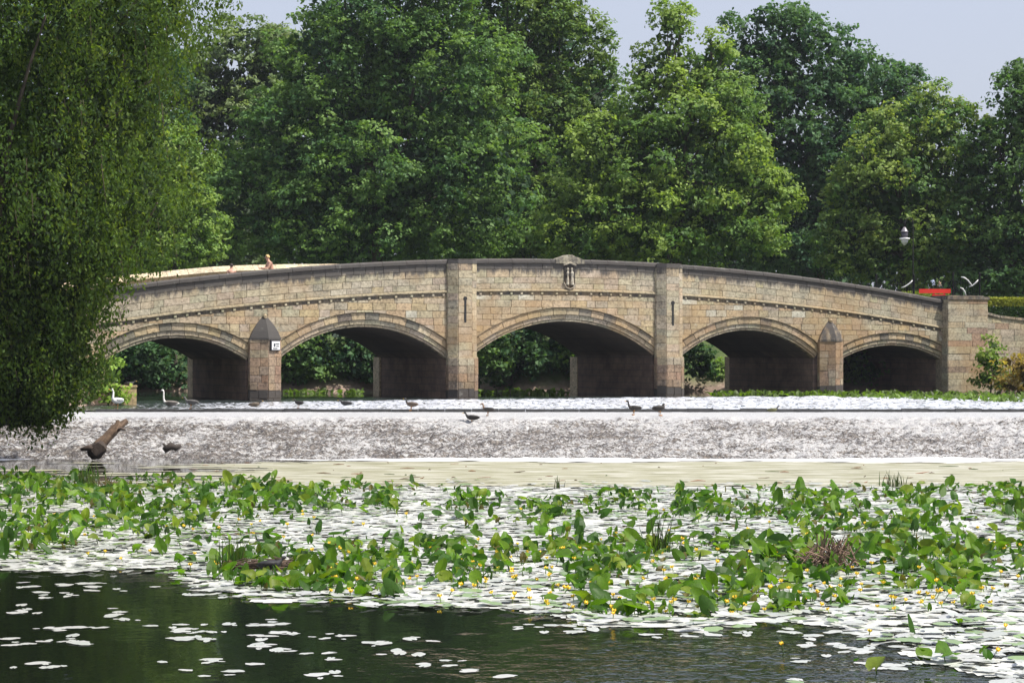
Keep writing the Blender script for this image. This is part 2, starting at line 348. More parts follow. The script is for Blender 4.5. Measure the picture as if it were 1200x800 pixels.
def mat_core():
    k = Nt('bridge_masonry_core'); v = k.obj(); mp = k.n('Mapping'); mp.inputs['Rotation'].default_value = (R(90), 0, 0); 
    br = k.n('TexBrick'); br.inputs['Scale'].default_value = 1; br.inputs['Brick Width'].default_value = .75; br.inputs['Row Height'].default_value = .32; br.inputs['Mortar Size'].default_value = .02
    mr = k.n('Mapping'); mr.inputs['Rotation'].default_value = (0,0,R(-116.57)); k.l(v, mr.inputs[0]); sp = k.n('SeparateXYZ'); k.l(mr.outputs[0], sp.inputs[0]); cb = k.n('CombineXYZ'); k.l(sp.outputs[0], cb.inputs[0]); k.l(sp.outputs[2], cb.inputs[1]); k.l(cb.outputs[0], br.inputs['Vector'])
    br.inputs['Color1'].default_value = (.19,.125,.095,1); br.inputs['Color2'].default_value = (.23,.15,.115,1); br.inputs['Mortar'].default_value = (.13,.10,.08,1)
    c = k.mix(1, br.outputs[0], k.ramp(k.noise(v, 1.2, 6, .65), [(.3,.5),(.7,1.35)]), 'MULTIPLY'); c = k.mix(k.ramp(k.math('DIVIDE', k.math('ADD', sp.outputs[2], k.math('MULTIPLY', k.noise(v, 1.5, 4), .8)), 5.0), [(.40,0),(.52,.72)]), c, (.05,.045,.04)); k.base(c); k.set(Roughness=.92); k.bump(br.outputs['Fac'], -.5, .02); return k.m  # darkens upward: shade under the vault is put into the colour
CORE = mat_core()
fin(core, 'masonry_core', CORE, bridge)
def block(poly, e0, e1, tint, ch=.009, stain=0.0, fp=FP):
    """poly in (s,z), counter-clockwise; returns verts, faces of a chamfered block"""
    n = len(poly); cx = sum(p[0] for p in poly)/n; cz = sum(p[1] for p in poly)/n; vs = []
    for s_, z_ in poly: vs.append(fp(s_, z_, e0))
    for s_, z_ in poly: vs.append(fp(s_, z_, e1-ch))
    for s_, z_ in poly:
        d = math.hypot(s_-cx, z_-cz); q = max(0, 1-ch*1.3/max(d, .03)); vs.append(fp(cx+(s_-cx)*q, cz+(z_-cz)*q, e1))
    fs = []
    for r in (0, n):
        for i in range(n): fs.append((r+i, r+(i+1)%n, r+n+(i+1)%n, r+n+i))
    fs.append(tuple(range(2*n, 3*n)))
    return vs, fs, tint, stain
def emit(blocks, name, limit=300):
    """blocks: (area, (verts,faces,tint,stain)); biggest ones as single parts, the rest joined"""
    blocks.sort(key=lambda b: -b[0])
    for a, (vs, fs, t, st) in blocks[:limit]:
        m = MB(); m.add(vs, fs, t, st); fin(m, name, STONE, bridge)
    if blocks[limit:]:
        m = MB()
        for a, (vs, fs, t, st) in blocks[limit:]: m.add(vs, fs, t, st)
        tag(fin(m, name, STONE, bridge), kind='stuff')
stones = []
def near_pil(s, hw=.74): return any(abs(s-p) < hw for p in (PIERS[1], PIERS[2]))
# parapet courses follow the hump
segs = [(SEND[0], PIERS[1]-.74), (PIERS[1]+.74, PIERS[2]-.74), (PIERS[2]+.74, SEND[1])]
HP = 1.54-.09-.20
for a, b in segs:
    fr = [0]+sorted(random.uniform(-.03,.03)+x for x in (.22,.47,.74))+[1]
    for r in range(4):
        s = a
        while s < b-.05:
            L = random.choice([.45,.6,.8,1.0,1.2]); e = min(b, s+L); 
            if b-e < .35: e = b
            za = lambda q: zstr(q)+.09+HP*fr[r]+.008; zb = lambda q: zstr(q)+.09+HP*fr[r+1]-.008
            poly = [(s+.006, za(s)), (e-.006, za(e)), (e-.006, zb(e)), (s+.006, zb(s))]
            st = [0,.02,.16,.60][r]; st2 = [.02,.16,.60,1.25][r]
            stn = ([st,st,st2,st2])*3
            stones.append(((e-s)*HP/4, block(poly, -.1, .0+random.uniform(-.008,.012), jit(random.choice(BUFF), .08), stain=stn))); s = e
# spandrel courses
for a, b in [(SEND[0], PIERS[1]-.74), (PIERS[1]+.74, PIERS[2]-.74), (PIERS[2]+.74, SEND[1])]:
    z = 2.2; row = 0
    while z < 6.5:
        h = random.choice([.26,.3,.34]); s = a-(row%2)*.3
        while s < b-.02:
            L = random.uniform(.42,1.0); s0 = max(s, a); e = min(b, s+L); s += L
            if e-s0 < .12: continue
            bot = []; top = []; ok = False
            for q in np.linspace(s0+.008, e-.008, 5):
                q = float(q); zb_ = max(z+.008, zext(q)+.01); zt_ = min(z+h-.008, zstr(q)-.21); bot.append((q, zb_)); top.append((q, max(zt_, zb_+.002)))
                ok |= zt_-zb_ > .06
            skip = sum(1 for q, t_ in zip(bot, top) if t_[1]-q[1] < .01)
            if not ok or skip > 3: continue
            # under a springing: nothing between an arch jamb and its opening
            mid = (s0+e)/2
            inside = any(ar[0]-.02 < q < ar[1]+.02 and z+h < zext(q) for ar in ARCH for q in (mid,))
            if inside: continue
            if any(ar[0]+.05 < mid < ar[1]-.05 for ar in ARCH) and zext(mid) < -5: continue
            area = sum(t_[1]-q[1] for q, t_ in zip(bot, top))/5*(e-s0)
            tint = jit(random.choice(OCH if random.random() < .62 else BUFF))
            if random.random() < .05: tint = (.43,.42,.38)
            poly = [bot[0], bot[2], bot[4], top[4], top[2], top[0]]
            if max(abs(zext(q)-z) for q in (s0, e)) > 2 and min(p[1] for p in bot) > z+.05: poly = bot+top[::-1]
            stones.append((area, block(poly, -.1, random.uniform(-.008,.012), tint)))
        z += h; row += 1
emit(stones, 'stone')
# arch rings: two orders of voussoirs and a hood
vou = []
for a, c in zip(ARCH, CIR):
    cx, cz, rad, th = c
    n = max(9, int(2*th*rad/.85))
    for o, (r0, r1, e1, tn) in enumerate([(.0,.115,-.20,BUFF),(.12,.32,-.15,BUFF),(.325,.65,-.075,OCH)]):
        nn = n+o*2; lim = [math.asin(min(1, (a[1]-a[0])/2/(rad+r)))*1.0 for r in (r0, r1)]
        for i in range(nn):
            f0 = -1+2*i/nn; f1 = -1+2*(i+1)/nn; g = .006/rad; poly = []
            q0, q1 = th*f0+g, th*f1-g
            for r, qq in ((r0, (q0, (q0+q1)/2, q1)), (r1, (q1, (q0+q1)/2, q0))):
                for q in qq: poly.append((cx+(rad+r)*math.sin(q), cz+(rad+r)*math.cos(q)))
            poly = [(min(max(p[0], a[0]-.14), a[1]+.14), p[1]) for p in poly]
            t = jit(random.choice(tn), .15)
            if o == 2 and random.random() < .28: t = jit((.16,.145,.13))
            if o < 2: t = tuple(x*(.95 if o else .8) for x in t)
            vou.append((1, block(poly, -.5, e1+random.uniform(-.008,.008), t, .012)))
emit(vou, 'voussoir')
# mortar bed behind the face stones, cut away over the rings
m = MB(); vs = []; fs = []; ss = np.arange(SEND[0], SEND[1]+.01, .12)
for q in ss: q = float(q); zb = max(zext(q)+.005, 2.0); vs += [FP(q, zb, -.022), FP(q, max(zb+.01, zstr(q)+.02), -.022), FP(q, zb, -.30)]
for i in range(len(ss)-1): fs += [(i*3, i*3+3, i*3+4, i*3+1), (i*3, i*3+2, i*3+5, i*3+3)]
m.add(vs, fs, (.27,.225,.165)); fin(m, 'mortar_bed', STONE, bridge)
# string course and dentils
m = MB(); dn = MB(); N = 90
for a, b in segs:
    vs = []; fs = []
    ss = np.linspace(a, b, max(8, int((b-a)/.6)))
    for q in ss:
        q = float(q)
        for dz, e in ((-.05,-.05),(-.03,.085),(.02,.085),(.085,.03),(.085,-.05)): vs.append(FP(q, zstr(q)+dz, e))
    for i in range(len(ss)-1):
        for k_ in range(4): fs.append((i*5+k_, i*5+5+k_, i*5+6+k_, i*5+1+k_))
    m.add(vs, fs, (.27,.235,.175), .2); 
    q = a+.2
    while q < b-.2:
        v_, f_, t_, s_ = block([(q,zstr(q)-.19),(q+.13,zstr(q+.13)-.19),(q+.13,zstr(q+.13)-.065),(q,zstr(q)-.065)], -.05, .05, jit((.36,.33,.26), .25), .02); dn.add(v_, f_, t_); q += .55+random.choice([0,0,.0,.25])
fin(m, 'string_course', STONE, bridge); tag(fin(dn, 'dentil_blocks', STONE, bridge), kind='stuff')
# string course shadow, painted as a dark band below it
# the band runs behind the dentils
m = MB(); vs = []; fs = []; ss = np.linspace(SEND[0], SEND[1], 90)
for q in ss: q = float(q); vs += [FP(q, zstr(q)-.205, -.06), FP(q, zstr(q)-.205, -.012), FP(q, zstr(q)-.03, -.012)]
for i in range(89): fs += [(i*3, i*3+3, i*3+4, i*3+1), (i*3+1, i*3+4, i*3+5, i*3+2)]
m.add(vs, fs, (.14,.12,.10), .35); fin(m, 'string_shadow_band', STONE, bridge)
# parapet walls, coping
def parapet(e0, e1, name, tint, par_stain, up=0.0):
    m = MB(); vs = []; fs = []; ss = np.linspace(SEND[0], SEND[1], 70)
    for q in ss:
        q = float(q)
        for z, e in ((zstr(q)-.02, e0),(zcop(q)-.2+up*farup(q), e0),(zcop(q)-.2+up*farup(q), e1),(zstr(q)-.02, e1)): vs.append(FP(q, z, e))
    for i in range(len(ss)-1):
        for k_ in range(4): fs.append((i*4+k_, i*4+4+k_, i*4+4+(k_+1)%4, i*4+(k_+1)%4))
    m.add(vs, fs, tint, par_stain); return fin(m, name, STONE, bridge)
parapet(-.045, -.42, 'near_parapet', (.27,.23,.175), 0.1)
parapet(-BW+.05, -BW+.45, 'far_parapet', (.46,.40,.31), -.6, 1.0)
q = SEND[0]; i = 0
while q < SEND[1]-.05:
    L = min(random.uniform(.9,1.25), SEND[1]-q); m = MB(); vs = []
    for z_, e in ((-.205,-.52),(-.205,.085),(-.075,.085),(0,-.04),(0,-.40),(-.075,-.52)):
        for t_ in (q+.008, q+L-.008): vs.append(FP(t_, zcop(t_)+z_+random.uniform(-.008,.008), e))
    fs = [(k_*2, k_*2+1, ((k_+1)%6)*2+1, ((k_+1)%6)*2) for k_ in range(6)]+[(0,2,4,6,8,10),(1,3,5,7,9,11)]
    m.add(vs, fs, jit((.25,.225,.19)), .95+random.uniform(-.2,.1)); fin(m, 'coping_stone', STONE, bridge)
    # far parapet coping: broad pale weathered slope
    m = MB(); vs = []
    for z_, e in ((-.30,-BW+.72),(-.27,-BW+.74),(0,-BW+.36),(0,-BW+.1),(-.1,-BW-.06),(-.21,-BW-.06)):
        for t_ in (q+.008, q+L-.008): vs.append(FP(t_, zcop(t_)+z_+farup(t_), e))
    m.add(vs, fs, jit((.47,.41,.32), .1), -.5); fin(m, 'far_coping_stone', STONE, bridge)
    q += L
# roadway on the bridge
m = MB(); vs = []; fs = []; ss = np.linspace(SEND[0], SEND[1], 40)
for q in ss: vs += [FP(float(q), zcop(float(q))-1.12, -.40), FP(float(q), zcop(float(q))-1.12, -BW+.4)]
for i in range(len(ss)-1): fs.append((2*i, 2*i+1, 2*i+3, 2*i+2))
m.add(vs, fs, (.28,.26,.23)); fin(m, 'roadway', DULL, bridge)
# piers: canted pilasters (2,3) and pointed cutwaters (1,4)
def faces_stones(corners, z0, z1, h, tints, bl, stainf=None, off=.0):
    """corners: plan points (s,e); courses of blocks on each facet"""
    for j in range(len(corners)-1):
        (sa, ea), (sb, eb) = corners[j], corners[j+1]; L = math.hypot(sb-sa, eb-ea)
        if L < .06: continue
        du = ((sb-sa)/L, (eb-ea)/L); nn = (-du[1], du[0])
        if nn[1] < -1e-6: nn = (-nn[0], -nn[1])
        if abs(nn[1]) < 1e-6: nn = ((1 if sa > (corners[0][0]+corners[-1][0])/2 else -1), 0)
        def fp(x, z, d, sa=sa, ea=ea, du=du, nn=nn): return FP(sa+du[0]*x+nn[0]*d, z, ea+du[1]*x+nn[1]*d)
        z = z0; r = 0
        while z < z1-.06:
            zz = min(z+h*random.uniform(.85,1.15), z1); 
            if z1-zz < .12: zz = z1
            cuts = [0, L] if L < .75 else [0, L*random.uniform(.35,.65), L]
            for c0, c1 in zip(cuts, cuts[1:]):
                st = stainf((z+zz)/2) if stainf else 0.0
                bl.append(((c1-c0)*(zz-z), block([(c0+.006,z+.006),(c1-.006,z+.006),(c1-.006,zz-.006),(c0+.006,zz-.006)], -.06, off+.03+random.uniform(-.01,.012), jit(tints((z+zz)/2)), .012, st, fp)))
            z = zz; r += 1
def prism(plan, z0, z1, tint, stain=0.0):
    n = len(plan); vs = [FP(s_, z0, e) for s_, e in plan]+[FP(s_, z1, e) for s_, e in plan]
    return vs, [(i, (i+1)%n, n+(i+1)%n, n+i) for i in range(n)]+[tuple(range(n)), tuple(range(n, 2*n))], tint, stain
pb = []
for i, ps in enumerate(PIERS):
    m = MB()
    if i in (1, 2):
        lo = [(ps-.76,-.05),(ps-.76,.22),(ps-.42,.55),(ps+.42,.55),(ps+.76,.22),(ps+.76,-.05)]
        hi = [(ps-.74,-.05),(ps-.74,.10),(ps-.36,.42),(ps+.36,.42),(ps+.74,.10),(ps+.74,-.05)]
        m.add(*prism(lo, -.6, 3.1, (.2,.15,.12))); m.add(*prism(hi, 3.1, zcop(ps)-.2, (.24,.2,.16)))
        p = fin(m, 'pilaster', STONE, bridge)
        faces_stones(lo, .9, 3.1, .36, lambda z: random.choice(RED) if z < 2.9 else random.choice(BUFF), pb, lambda z: .85 if z < 1.62 else .30 if z < 1.95 else 0.05)
        faces_stones(hi, 3.1, zcop(ps)-.2, .34, lambda z: random.choice(BUFF), pb, lambda z: .55*max(0, min(1, (z-zcop(ps)+.9)/.7)))
        for z_, k_ in ((3.1,0),):
            m = MB(); m.add(*prism([(a_, e_+(.03 if e_ > 0 else 0)) for a_, e_ in lo], 3.06, 3.15, (.36,.31,.24))); fin(m, 'plinth_band', STONE, bridge)
        m = MB(); cp = [(ps+(a_-ps)*1.03, e_+.06 if e_ > 0 else e_) for a_, e_ in hi]; m.add(*prism(cp, zcop(ps)-.23, zcop(ps)-.06, (.26,.235,.2), .9)); m.add(*prism([(ps+(a_-ps)*.9, e_*.8) for a_, e_ in cp], zcop(ps)-.06, zcop(ps)-.01, (.26,.235,.2), .9)); fin(m, 'pilaster_cap', STONE, bridge)
        # arrow slit: dark recess with a round head in a raised frame
        z0 = 4.78 if i == 1 else 4.70; z1 = z0+1.05; poly = [(ps-.055, z0),(ps+.055, z0),(ps+.055, z1)]+[(ps+.10*math.cos(q), z1+.08+.10*math.sin(q)) for q in np.linspace(-.9, math.pi+.9, 9)]+[(ps-.055, z1)]
        m = MB(); n = len(poly); m.add([FP(a_, z_, .468) for a_, z_ in poly]+[FP(a_, z_, .40) for a_, z_ in poly], [tuple(range(n))]+[(q, (q+1)%n, n+(q+1)%n, n+q) for q in range(n)], (.008,.008,.008)); fin(m, 'arrow_slit', DULL, bridge)
    else:
        hw = .735; pl = [(ps-hw,-.05),(ps-hw,.10),(ps,.48),(ps+hw,.10),(ps+hw,-.05)]
        m.add(*prism(pl, -.6, 3.95, (.2,.15,.12))); fin(m, 'cutwater', STONE, bridge)
        faces_stones(pl, .9, 3.95, .36, (lambda z: random.choice(RED)) if i == 0 else (lambda z: random.choice(RED+BUFF[3:5])), pb, lambda z: .85 if z < 1.62 else .30 if z < 1.95 else 0.05)
        # half-pyramid cap, slightly bulged, mossy dark
        m = MB(); zc = 4.95; base = [(ps-hw+.0,-.04),(ps-hw+.0,.15),(ps,.56),(ps+hw-.0,.15),(ps+hw,-.04)]; rows = []
        vs = []; 
        for f, zz in ((1,3.93),(1.0,4.02),(.82,4.32),(.56,4.62),(.25,4.90),(.14,4.98)):
            vs += [FP(ps+(a_-ps)*f, zz, e_*f if e_ > 0 else e_) for a_, e_ in base]
        fs = []
        for r in range(5):
            for k_ in range(4): fs.append((r*5+k_, r*5+k_+1, r*5+5+k_+1, r*5+5+k_))
        fs.append(tuple(25+k_ for k_ in range(5))); fs.append(tuple(range(5)))
        m.add(vs, fs, (.13,.125,.09) if i == 0 else (.26,.24,.21), .95 if i == 0 else .55); fin(m, 'cutwater_cap', STONE, bridge)
        m = MB(); m.tube([FP(ps, 4.92, .08), FP(ps, 5.02, .08), FP(ps, 5.12, .06)], [.08,.1,.03], 8, (.34,.28,.2)); fin(m, 'finial', STONE, bridge)
emit(pb, 'pier_block')
for i, ps in enumerate(PIERS+[4.30*TS]):           # far end of each pier: pilaster, sunlight put into its pale tint
    m = MB(); hw = .79
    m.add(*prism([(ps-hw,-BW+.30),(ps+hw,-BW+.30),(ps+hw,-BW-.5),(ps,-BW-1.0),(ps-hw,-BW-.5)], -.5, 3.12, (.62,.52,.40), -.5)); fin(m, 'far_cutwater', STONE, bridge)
for b_ in (-1,):
    pass
# carved shield at the crown of the bridge
m = MB(); s0 = .1
m.add(*prism([(s0-.78,-.05),(s0-.78,.12),(s0+.78,.12),(s0+.78,-.05)], zcop(0)-.22, zcop(0)-.02, (.27,.25,.21), .45))
vs = []; 
poly = [(-.75,-.02),(.75,-.02),(.55,.06),(.34,.12),(.15,.20),(-.15,.20),(-.34,.12),(-.55,.06)]
m.add(*block([(s0+a_, zcop(0)+b_) for a_, b_ in poly], -.4, .11, (.27,.25,.21), .03, .4)); fin(m, 'crest_stone', STONE, bridge)
m = MB(); sh = [(-.30,.62),(-.30,-.30),(-.2,-.46),(0,-.54),(.2,-.46),(.30,-.30),(.30,.62)]; zc = 7.02
m.add(*block([(s0+a_, zc+b_) for a_, b_ in sh[::-1]][::-1], -.05, .055, (.022,.02,.02), .02)); shield = fin(m, 'heraldic_panel', STONE, bridge)
m = MB()
for a_, w_ in ((-.13,.075),(.12,.09)):             # two worn upright figures
    m.tube([FP(s0+a_, zc-.36, .07), FP(s0+a_, zc-.1, .09), FP(s0+a_*.95, zc+.2, .09), FP(s0+a_*.9, zc+.32, .08)], [w_*1.1, w_*.85, w_, w_*.45], 8, (.42,.40,.37))
    m.tube([FP(s0+a_*.9, zc+.30, .08), FP(s0+a_*.9, zc+.37, .09), FP(s0+a_*.9, zc+.47, .08)], [.03,.065,.03], 8, (.42,.40,.37))
m.tube([FP(s0-.33, zc-.25, .04), FP(s0-.2, zc-.5, .08), FP(s0, zc-.58, .09), FP(s0+.2, zc-.5, .08), FP(s0+.33, zc-.25, .04)], .045, 6, (.2,.19,.18)); m.tube([FP(s0-.34, zc+.6, .05), FP(s0, zc+.70, .1), FP(s0+.34, zc+.6, .05)], .06, 6, (.33,.30,.26)); carv = fin(m, 'carving', STONE, bridge); carv.parent = shield
# right end pier
m = MB(); a_, b_ = 4.0*TS, 4.47*TS; pl = [(a_,-.6),(a_,.42),(b_,.42),(b_,-.6)]
m.add(*prism(pl, -.2, 6.2, (.25,.21,.165))); ep = fin(m, 'end_pier', STONE, bridge)
bl = []; faces_stones([(a_,-.05),(a_,.42),(b_,.42),(b_,-.5)], .9, 6.2, .34, lambda z: random.choice(BUFF if random.random() < .88 else RED), bl, lambda z: .2 if z > 5.7 or z < 1.8 else .05); emit(bl, 'end_pier_block')
m = MB(); m.add(*prism([(a_-.08,-1.4),(a_-.08,.52),(b_+.08,.52),(b_+.08,-1.4)], 6.2, 6.36, (.16,.15,.14), .5)); m.add(*prism([(a_+.15,-1.2),(a_+.15,.3),(b_-.15,.3),(b_-.15,-1.2)], 6.36, 6.42, (.16,.15,.14), .5)); fin(m, 'end_pier_cap', STONE, bridge)
# sign on the left cutwater
ps = PIERS[0]
sg = empty('warning_sign', FP(ps+.36, 3.68, .36)); tag(sg, 'small square white notice in a dark frame on the reddish pier under its pointed cap', 'sign')
th = math.atan2(.38, .735); du = BU*math.cos(th)-BN*math.sin(th); nn = BU*math.sin(th)+BN*math.cos(th)
def quadbox(name, mat, parent, c0, w, h, d, tint, u=du, n_=nn):
    m = MB(); vs = []
    for e in (-d/2, d/2):
        for a_, b_ in ((-w/2,-h/2),(w/2,-h/2),(w/2,h/2),(-w/2,h/2)): vs.append(c0+u*a_+n_*e+Vector((0,0,b_)))
    m.add(vs, [(3,2,1,0),(4,5,6,7),(0,1,5,4),(1,2,6,5),(2,3,7,6),(3,0,4,7)], tint); return m.build(name, mat, parent)
quadbox('frame', PAINT, sg, Vector((0,0,0))+nn*.02, .62, .48, .06, (.03,.03,.035)); quadbox('panel', PAINT, sg, nn*.065, .52, .38, .02, (.8,.8,.8))
for k_, (a_, b_, w_, h_) in enumerate(((-.1,.02,.12,.16),(.1,.07,.22,.05),(.1,-.03,.2,.05),(-.05,-.13,.3,.05))): quadbox('marking', PAINT, sg, nn*.078+du*a_+Vector((0,0,b_)), w_, h_, .012, (.06,.07,.08))

# right approach wall and left abutment
w = empty('river_wall', FP(4.9*TS, 1.0, -.2)); tag(w, 'buff stone wall falling away to the right of the bridge end pier', 'wall'); wl = Vector(w.location)
m = MB(); vs = []; fs = []
def zwall(s): return ipl(s/TS, [(4.4,5.75),(4.55,5.42),(5.2,5.12),(6,4.8),(7.5,4.3)])
for q in np.linspace(4.46*TS, 7.2*TS, 14):
    q = float(q)
    for e in (.05,-.5): vs += [FP(q, .2, e)-wl, FP(q, zwall(q)-.12, e)-wl]
for i in range(13):
    a_ = i*4; b_ = a_+4; fs += [(a_,b_,b_+1,a_+1),(a_+2,a_+3,b_+3,b_+2),(a_+1,b_+1,b_+3,a_+3)]
m.add(vs, fs, (.22,.19,.15)); m.build('masonry_core', STONE, w)
q = 4.475*TS
bl = []
while q < 7.1*TS:
    L = random.uniform(.8,1.2); m = MB(); v_, f_, t_, s_ = block([(q+.006,zwall(q)-.14),(q+L-.006,zwall(q+L)-.14),(q+L-.006,zwall(q+L)),(q+.006,zwall(q))], -.6, .16, jit((.22,.2,.17)), .03, .4); m.add([v-wl for v in v_], f_, t_, s_); m.build('coping_stone', STONE, w); q += L
for r in range(14):
    q = 4.475*TS
    while q < 6.6*TS:
        L = random.uniform(.5,1.0); z0 = 1.0+r*.33
        top = [min(z0+.32, zwall(q)-.15), min(z0+.32, zwall(q+L)-.15)]
        if min(top) > z0+.08:
            v_, f_, t_, s_ = block([(q+.006,z0),(q+L-.006,z0),(q+L-.006,top[1]),(q+.006,top[0])], -.02, .08+random.uniform(-.012,.015), jit(random.choice(BUFF if random.random() < .9 else RED))); m = MB(); m.add([v-wl for v in v_], f_, t_, s_); m.build('stone', STONE, w)
        q += L
# left abutment block at the water's edge
def stone_block(name, label, x, y, Z, w_, d_, h_, tint, rz=.2):
    e = empty(name, (W0(x, y, UP).x*1.0, W0(x, y, UP).y, UP-.15), rz); tag(e, label, 'stone block'); m = MB(); m.box((0,0,h_/2), (w_,d_,h_), tint); m.build('block', STONE, e); m = MB(); m.box((0,0,h_+.035), (w_+.06,d_+.06,.07), tuple(c*1.1 for c in tint)); m.build('top_slab', STONE, e); return e
SB = stone_block('abutment_block', 'buff stone block at the left water edge under the hanging branches', 151, 474, 87, .62, .8, .88, (.40,.31,.2))
w = empty('bank_wall', (-18.4, 86.2, 1.0)); tag(w, 'low brown bank wall half hidden by the weeping tree on the left', 'wall'); m = MB(); m.box((0,0,.2), (3.4,.5,1.9), (.2,.14,.11)); m.build('masonry_core', STONE, w)
for r in range(4):
    q = -1.7
    while q < 1.6:
        L = min(random.uniform(.4,.8), 1.7-q); m = MB(); m.box((q+L/2, -.27, -.4+r*.38), (L-.02,.1,.36), jit(random.choice(RED))); m.build('stone', STONE, w); q += L

# ------------------------------------------------------------------ trees
def leaves_mesh(name, C, N, L, Wd, tint, up_j=None):
    """rhombic leaf faces at C (n,3) with normals N, length L(n), width Wd(n)"""
    n = len(C); N = N/np.linalg.norm(N, axis=1, keepdims=True); r = RNG.normal(size=(n,3)) if up_j is None else up_j
    A = np.cross(N, r); A /= np.linalg.norm(A, axis=1, keepdims=True)+1e-9; B = np.cross(N, A)
    A = A*(L/2)[:,None]; B = B*(Wd/2)[:,None]; k_ = N*(Wd*.18)[:,None]
    V = np.stack([C-A, C+B*.95-A*.1+k_, C+A, C-B*.95-A*.1+k_], 1).reshape(-1,3); Q = np.arange(n*4).reshape(n,4)
    return np_mesh(name, V, Q, np.repeat(tint, 4, 0))
def crown_leaves(lobes, leaf=.3, dens=1.0, pr=(.8,1.5), col=((.045,.085,.02),(.085,.13,.03)), seed=0, per=95, flat=.75, inner=1.9):
    r = np.random.default_rng(seed); Cs = []; Ns = []; Ls = []; Ts = []; lob = np.array(lobes)
    for li, (cx, cy, cz, rx, ry, rz) in enumerate(lobes):
        prm = (pr[0]+pr[1])/2; area = 4*math.pi*((rx*ry)**1.6/3+(rx*rz)**1.6/3+(ry*rz)**1.6/3)**(1/1.6); n = int(area/(math.pi*prm**2)*1.25*dens)+4
        d = r.normal(size=(n,3)); d /= np.linalg.norm(d, axis=1, keepdims=True); f = np.where(r.random(n) < .8, r.uniform(.76,1.08,n), r.uniform(.45,.8,n))
        pc = np.array([cx,cy,cz])+d*np.array([rx,ry,rz])*f[:,None]
        keep = np.ones(n, bool)
        for lj in range(len(lobes)):
            if lj == li: continue
            q = (pc-lob[lj,:3])/lob[lj,3:]; keep &= np.linalg.norm(q, axis=1) > .72
        pc = pc[keep]; d = d[keep]
        for c, dd in zip(pc, d):
            R0 = r.uniform(*pr); m = int(per*1.6*(R0/1.15)**2*r.uniform(.7,1.25)*(.3/leaf)**1.5)
            if dd[1] > .35: m = int(m*.55)        # the side turned away from the river is thinner
            ks = max(3, m//7); m = ks*7; v = r.normal(size=(ks,3)); v[:,2] += .35; v += dd*.5; v /= np.linalg.norm(v, axis=1, keepdims=True); rad = R0*np.cbrt(r.uniform(.12,1.35,ks))
            p = c+v*rad[:,None]*np.array([1,1,flat]); nn = v*.7+r.normal(size=(ks,3))*.45+np.array([0,0,.6]); p = np.repeat(p, 7, 0)+r.normal(0, leaf*.55, (m,3))*np.array([1,1,.6]); nn = np.repeat(nn, 7, 0)+r.normal(size=(m,3))*.42
            Cs.append(p); Ns.append(nn); Ls.append(r.uniform(.65,1.35,m)*leaf)
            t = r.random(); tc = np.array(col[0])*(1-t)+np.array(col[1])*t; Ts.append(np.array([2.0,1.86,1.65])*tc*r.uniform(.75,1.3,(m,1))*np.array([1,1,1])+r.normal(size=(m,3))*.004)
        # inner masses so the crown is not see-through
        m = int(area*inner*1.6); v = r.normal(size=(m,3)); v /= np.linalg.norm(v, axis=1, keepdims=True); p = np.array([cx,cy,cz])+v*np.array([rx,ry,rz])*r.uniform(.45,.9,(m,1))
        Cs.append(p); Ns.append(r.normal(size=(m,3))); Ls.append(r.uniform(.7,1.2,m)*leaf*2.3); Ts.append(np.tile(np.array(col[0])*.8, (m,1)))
    C = np.concatenate(Cs); N = np.concatenate(Ns); L = np.concatenate(Ls); T = np.clip(np.concatenate(Ts), .006, 1); return C, N, L, T
def limb(m, a, b, r0, r1, bend=.12, n=6, tint=(.07,.055,.042)):
    a = Vector(a); b = Vector(b); d = (b-a).length; o = Vector((random.uniform(-1,1), random.uniform(-1,1), random.uniform(-.3,.6)))*d*bend
    pts = [a+(b-a)*(i/n)+o*math.sin(math.pi*i/n) for i in range(n+1)]; m.tube(pts, [r0+(r1-r0)*i/n for i in range(n+1)], 7, tint); return pts
def tree(name, label, lobes_px, Z, base_px, col, leaf=.3, seed=1, group=None, dens=1.0, pr=(.8,1.5), ground=None, trunk_r=.45, cat='tree', dep=.85, per=95):
    lobes = []
    for (x, y, rx, ry, *dz) in lobes_px:
        p = P(x, y, Z+(dz[0] if dz else 0)); k_ = Z/F; lobes.append((p.x, p.y, p.z, rx*k_, max(rx, ry)*k_*dep, ry*k_))
    bx = (base_px-600)*Z/F; gz = float(ground_z(np.array([bx]), np.array([Z]))[0]) if ground is None else ground
    root = empty(name, (bx, Z, gz)); tag(root, label, cat, group); off = np.array([bx, Z, gz])
    C, N, L, T = crown_leaves(lobes, leaf, dens, pr, col, seed, per)
    ok = C[:,2] > gz+.1; C, N, L, T = C[ok], N[ok], L[ok], T[ok]
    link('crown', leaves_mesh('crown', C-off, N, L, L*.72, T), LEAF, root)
    random.seed(seed); m = MB(); top = max(lobes, key=lambda q: q[2]); zm = np.mean([q[2] for q in lobes])
    pts = limb(m, (0,0,-.3), Vector((np.mean([q[0] for q in lobes])-bx, 0, (zm-gz)*.8)), trunk_r, trunk_r*.6, .04)
    e = pts[-1]
    for q in lobes:
        t = Vector((q[0]-bx, q[1]-Z, q[2]-gz)); st = pts[random.choice([3,4,5,6])]; limb(m, st, t, trunk_r*.3, trunk_r*.1, .1)
        for _ in range(4):
            dv = Vector((random.gauss(0,1), random.gauss(0,1), random.uniform(-.1,1.2))).normalized(); limb(m, st+(t-st)*random.uniform(.5,1), t+Vector((dv.x*q[3], dv.y*q[4], dv.z*q[5]))*.92, trunk_r*.15, .02, .1, 4)
    m.build('trunk', BARK, root, True); return root
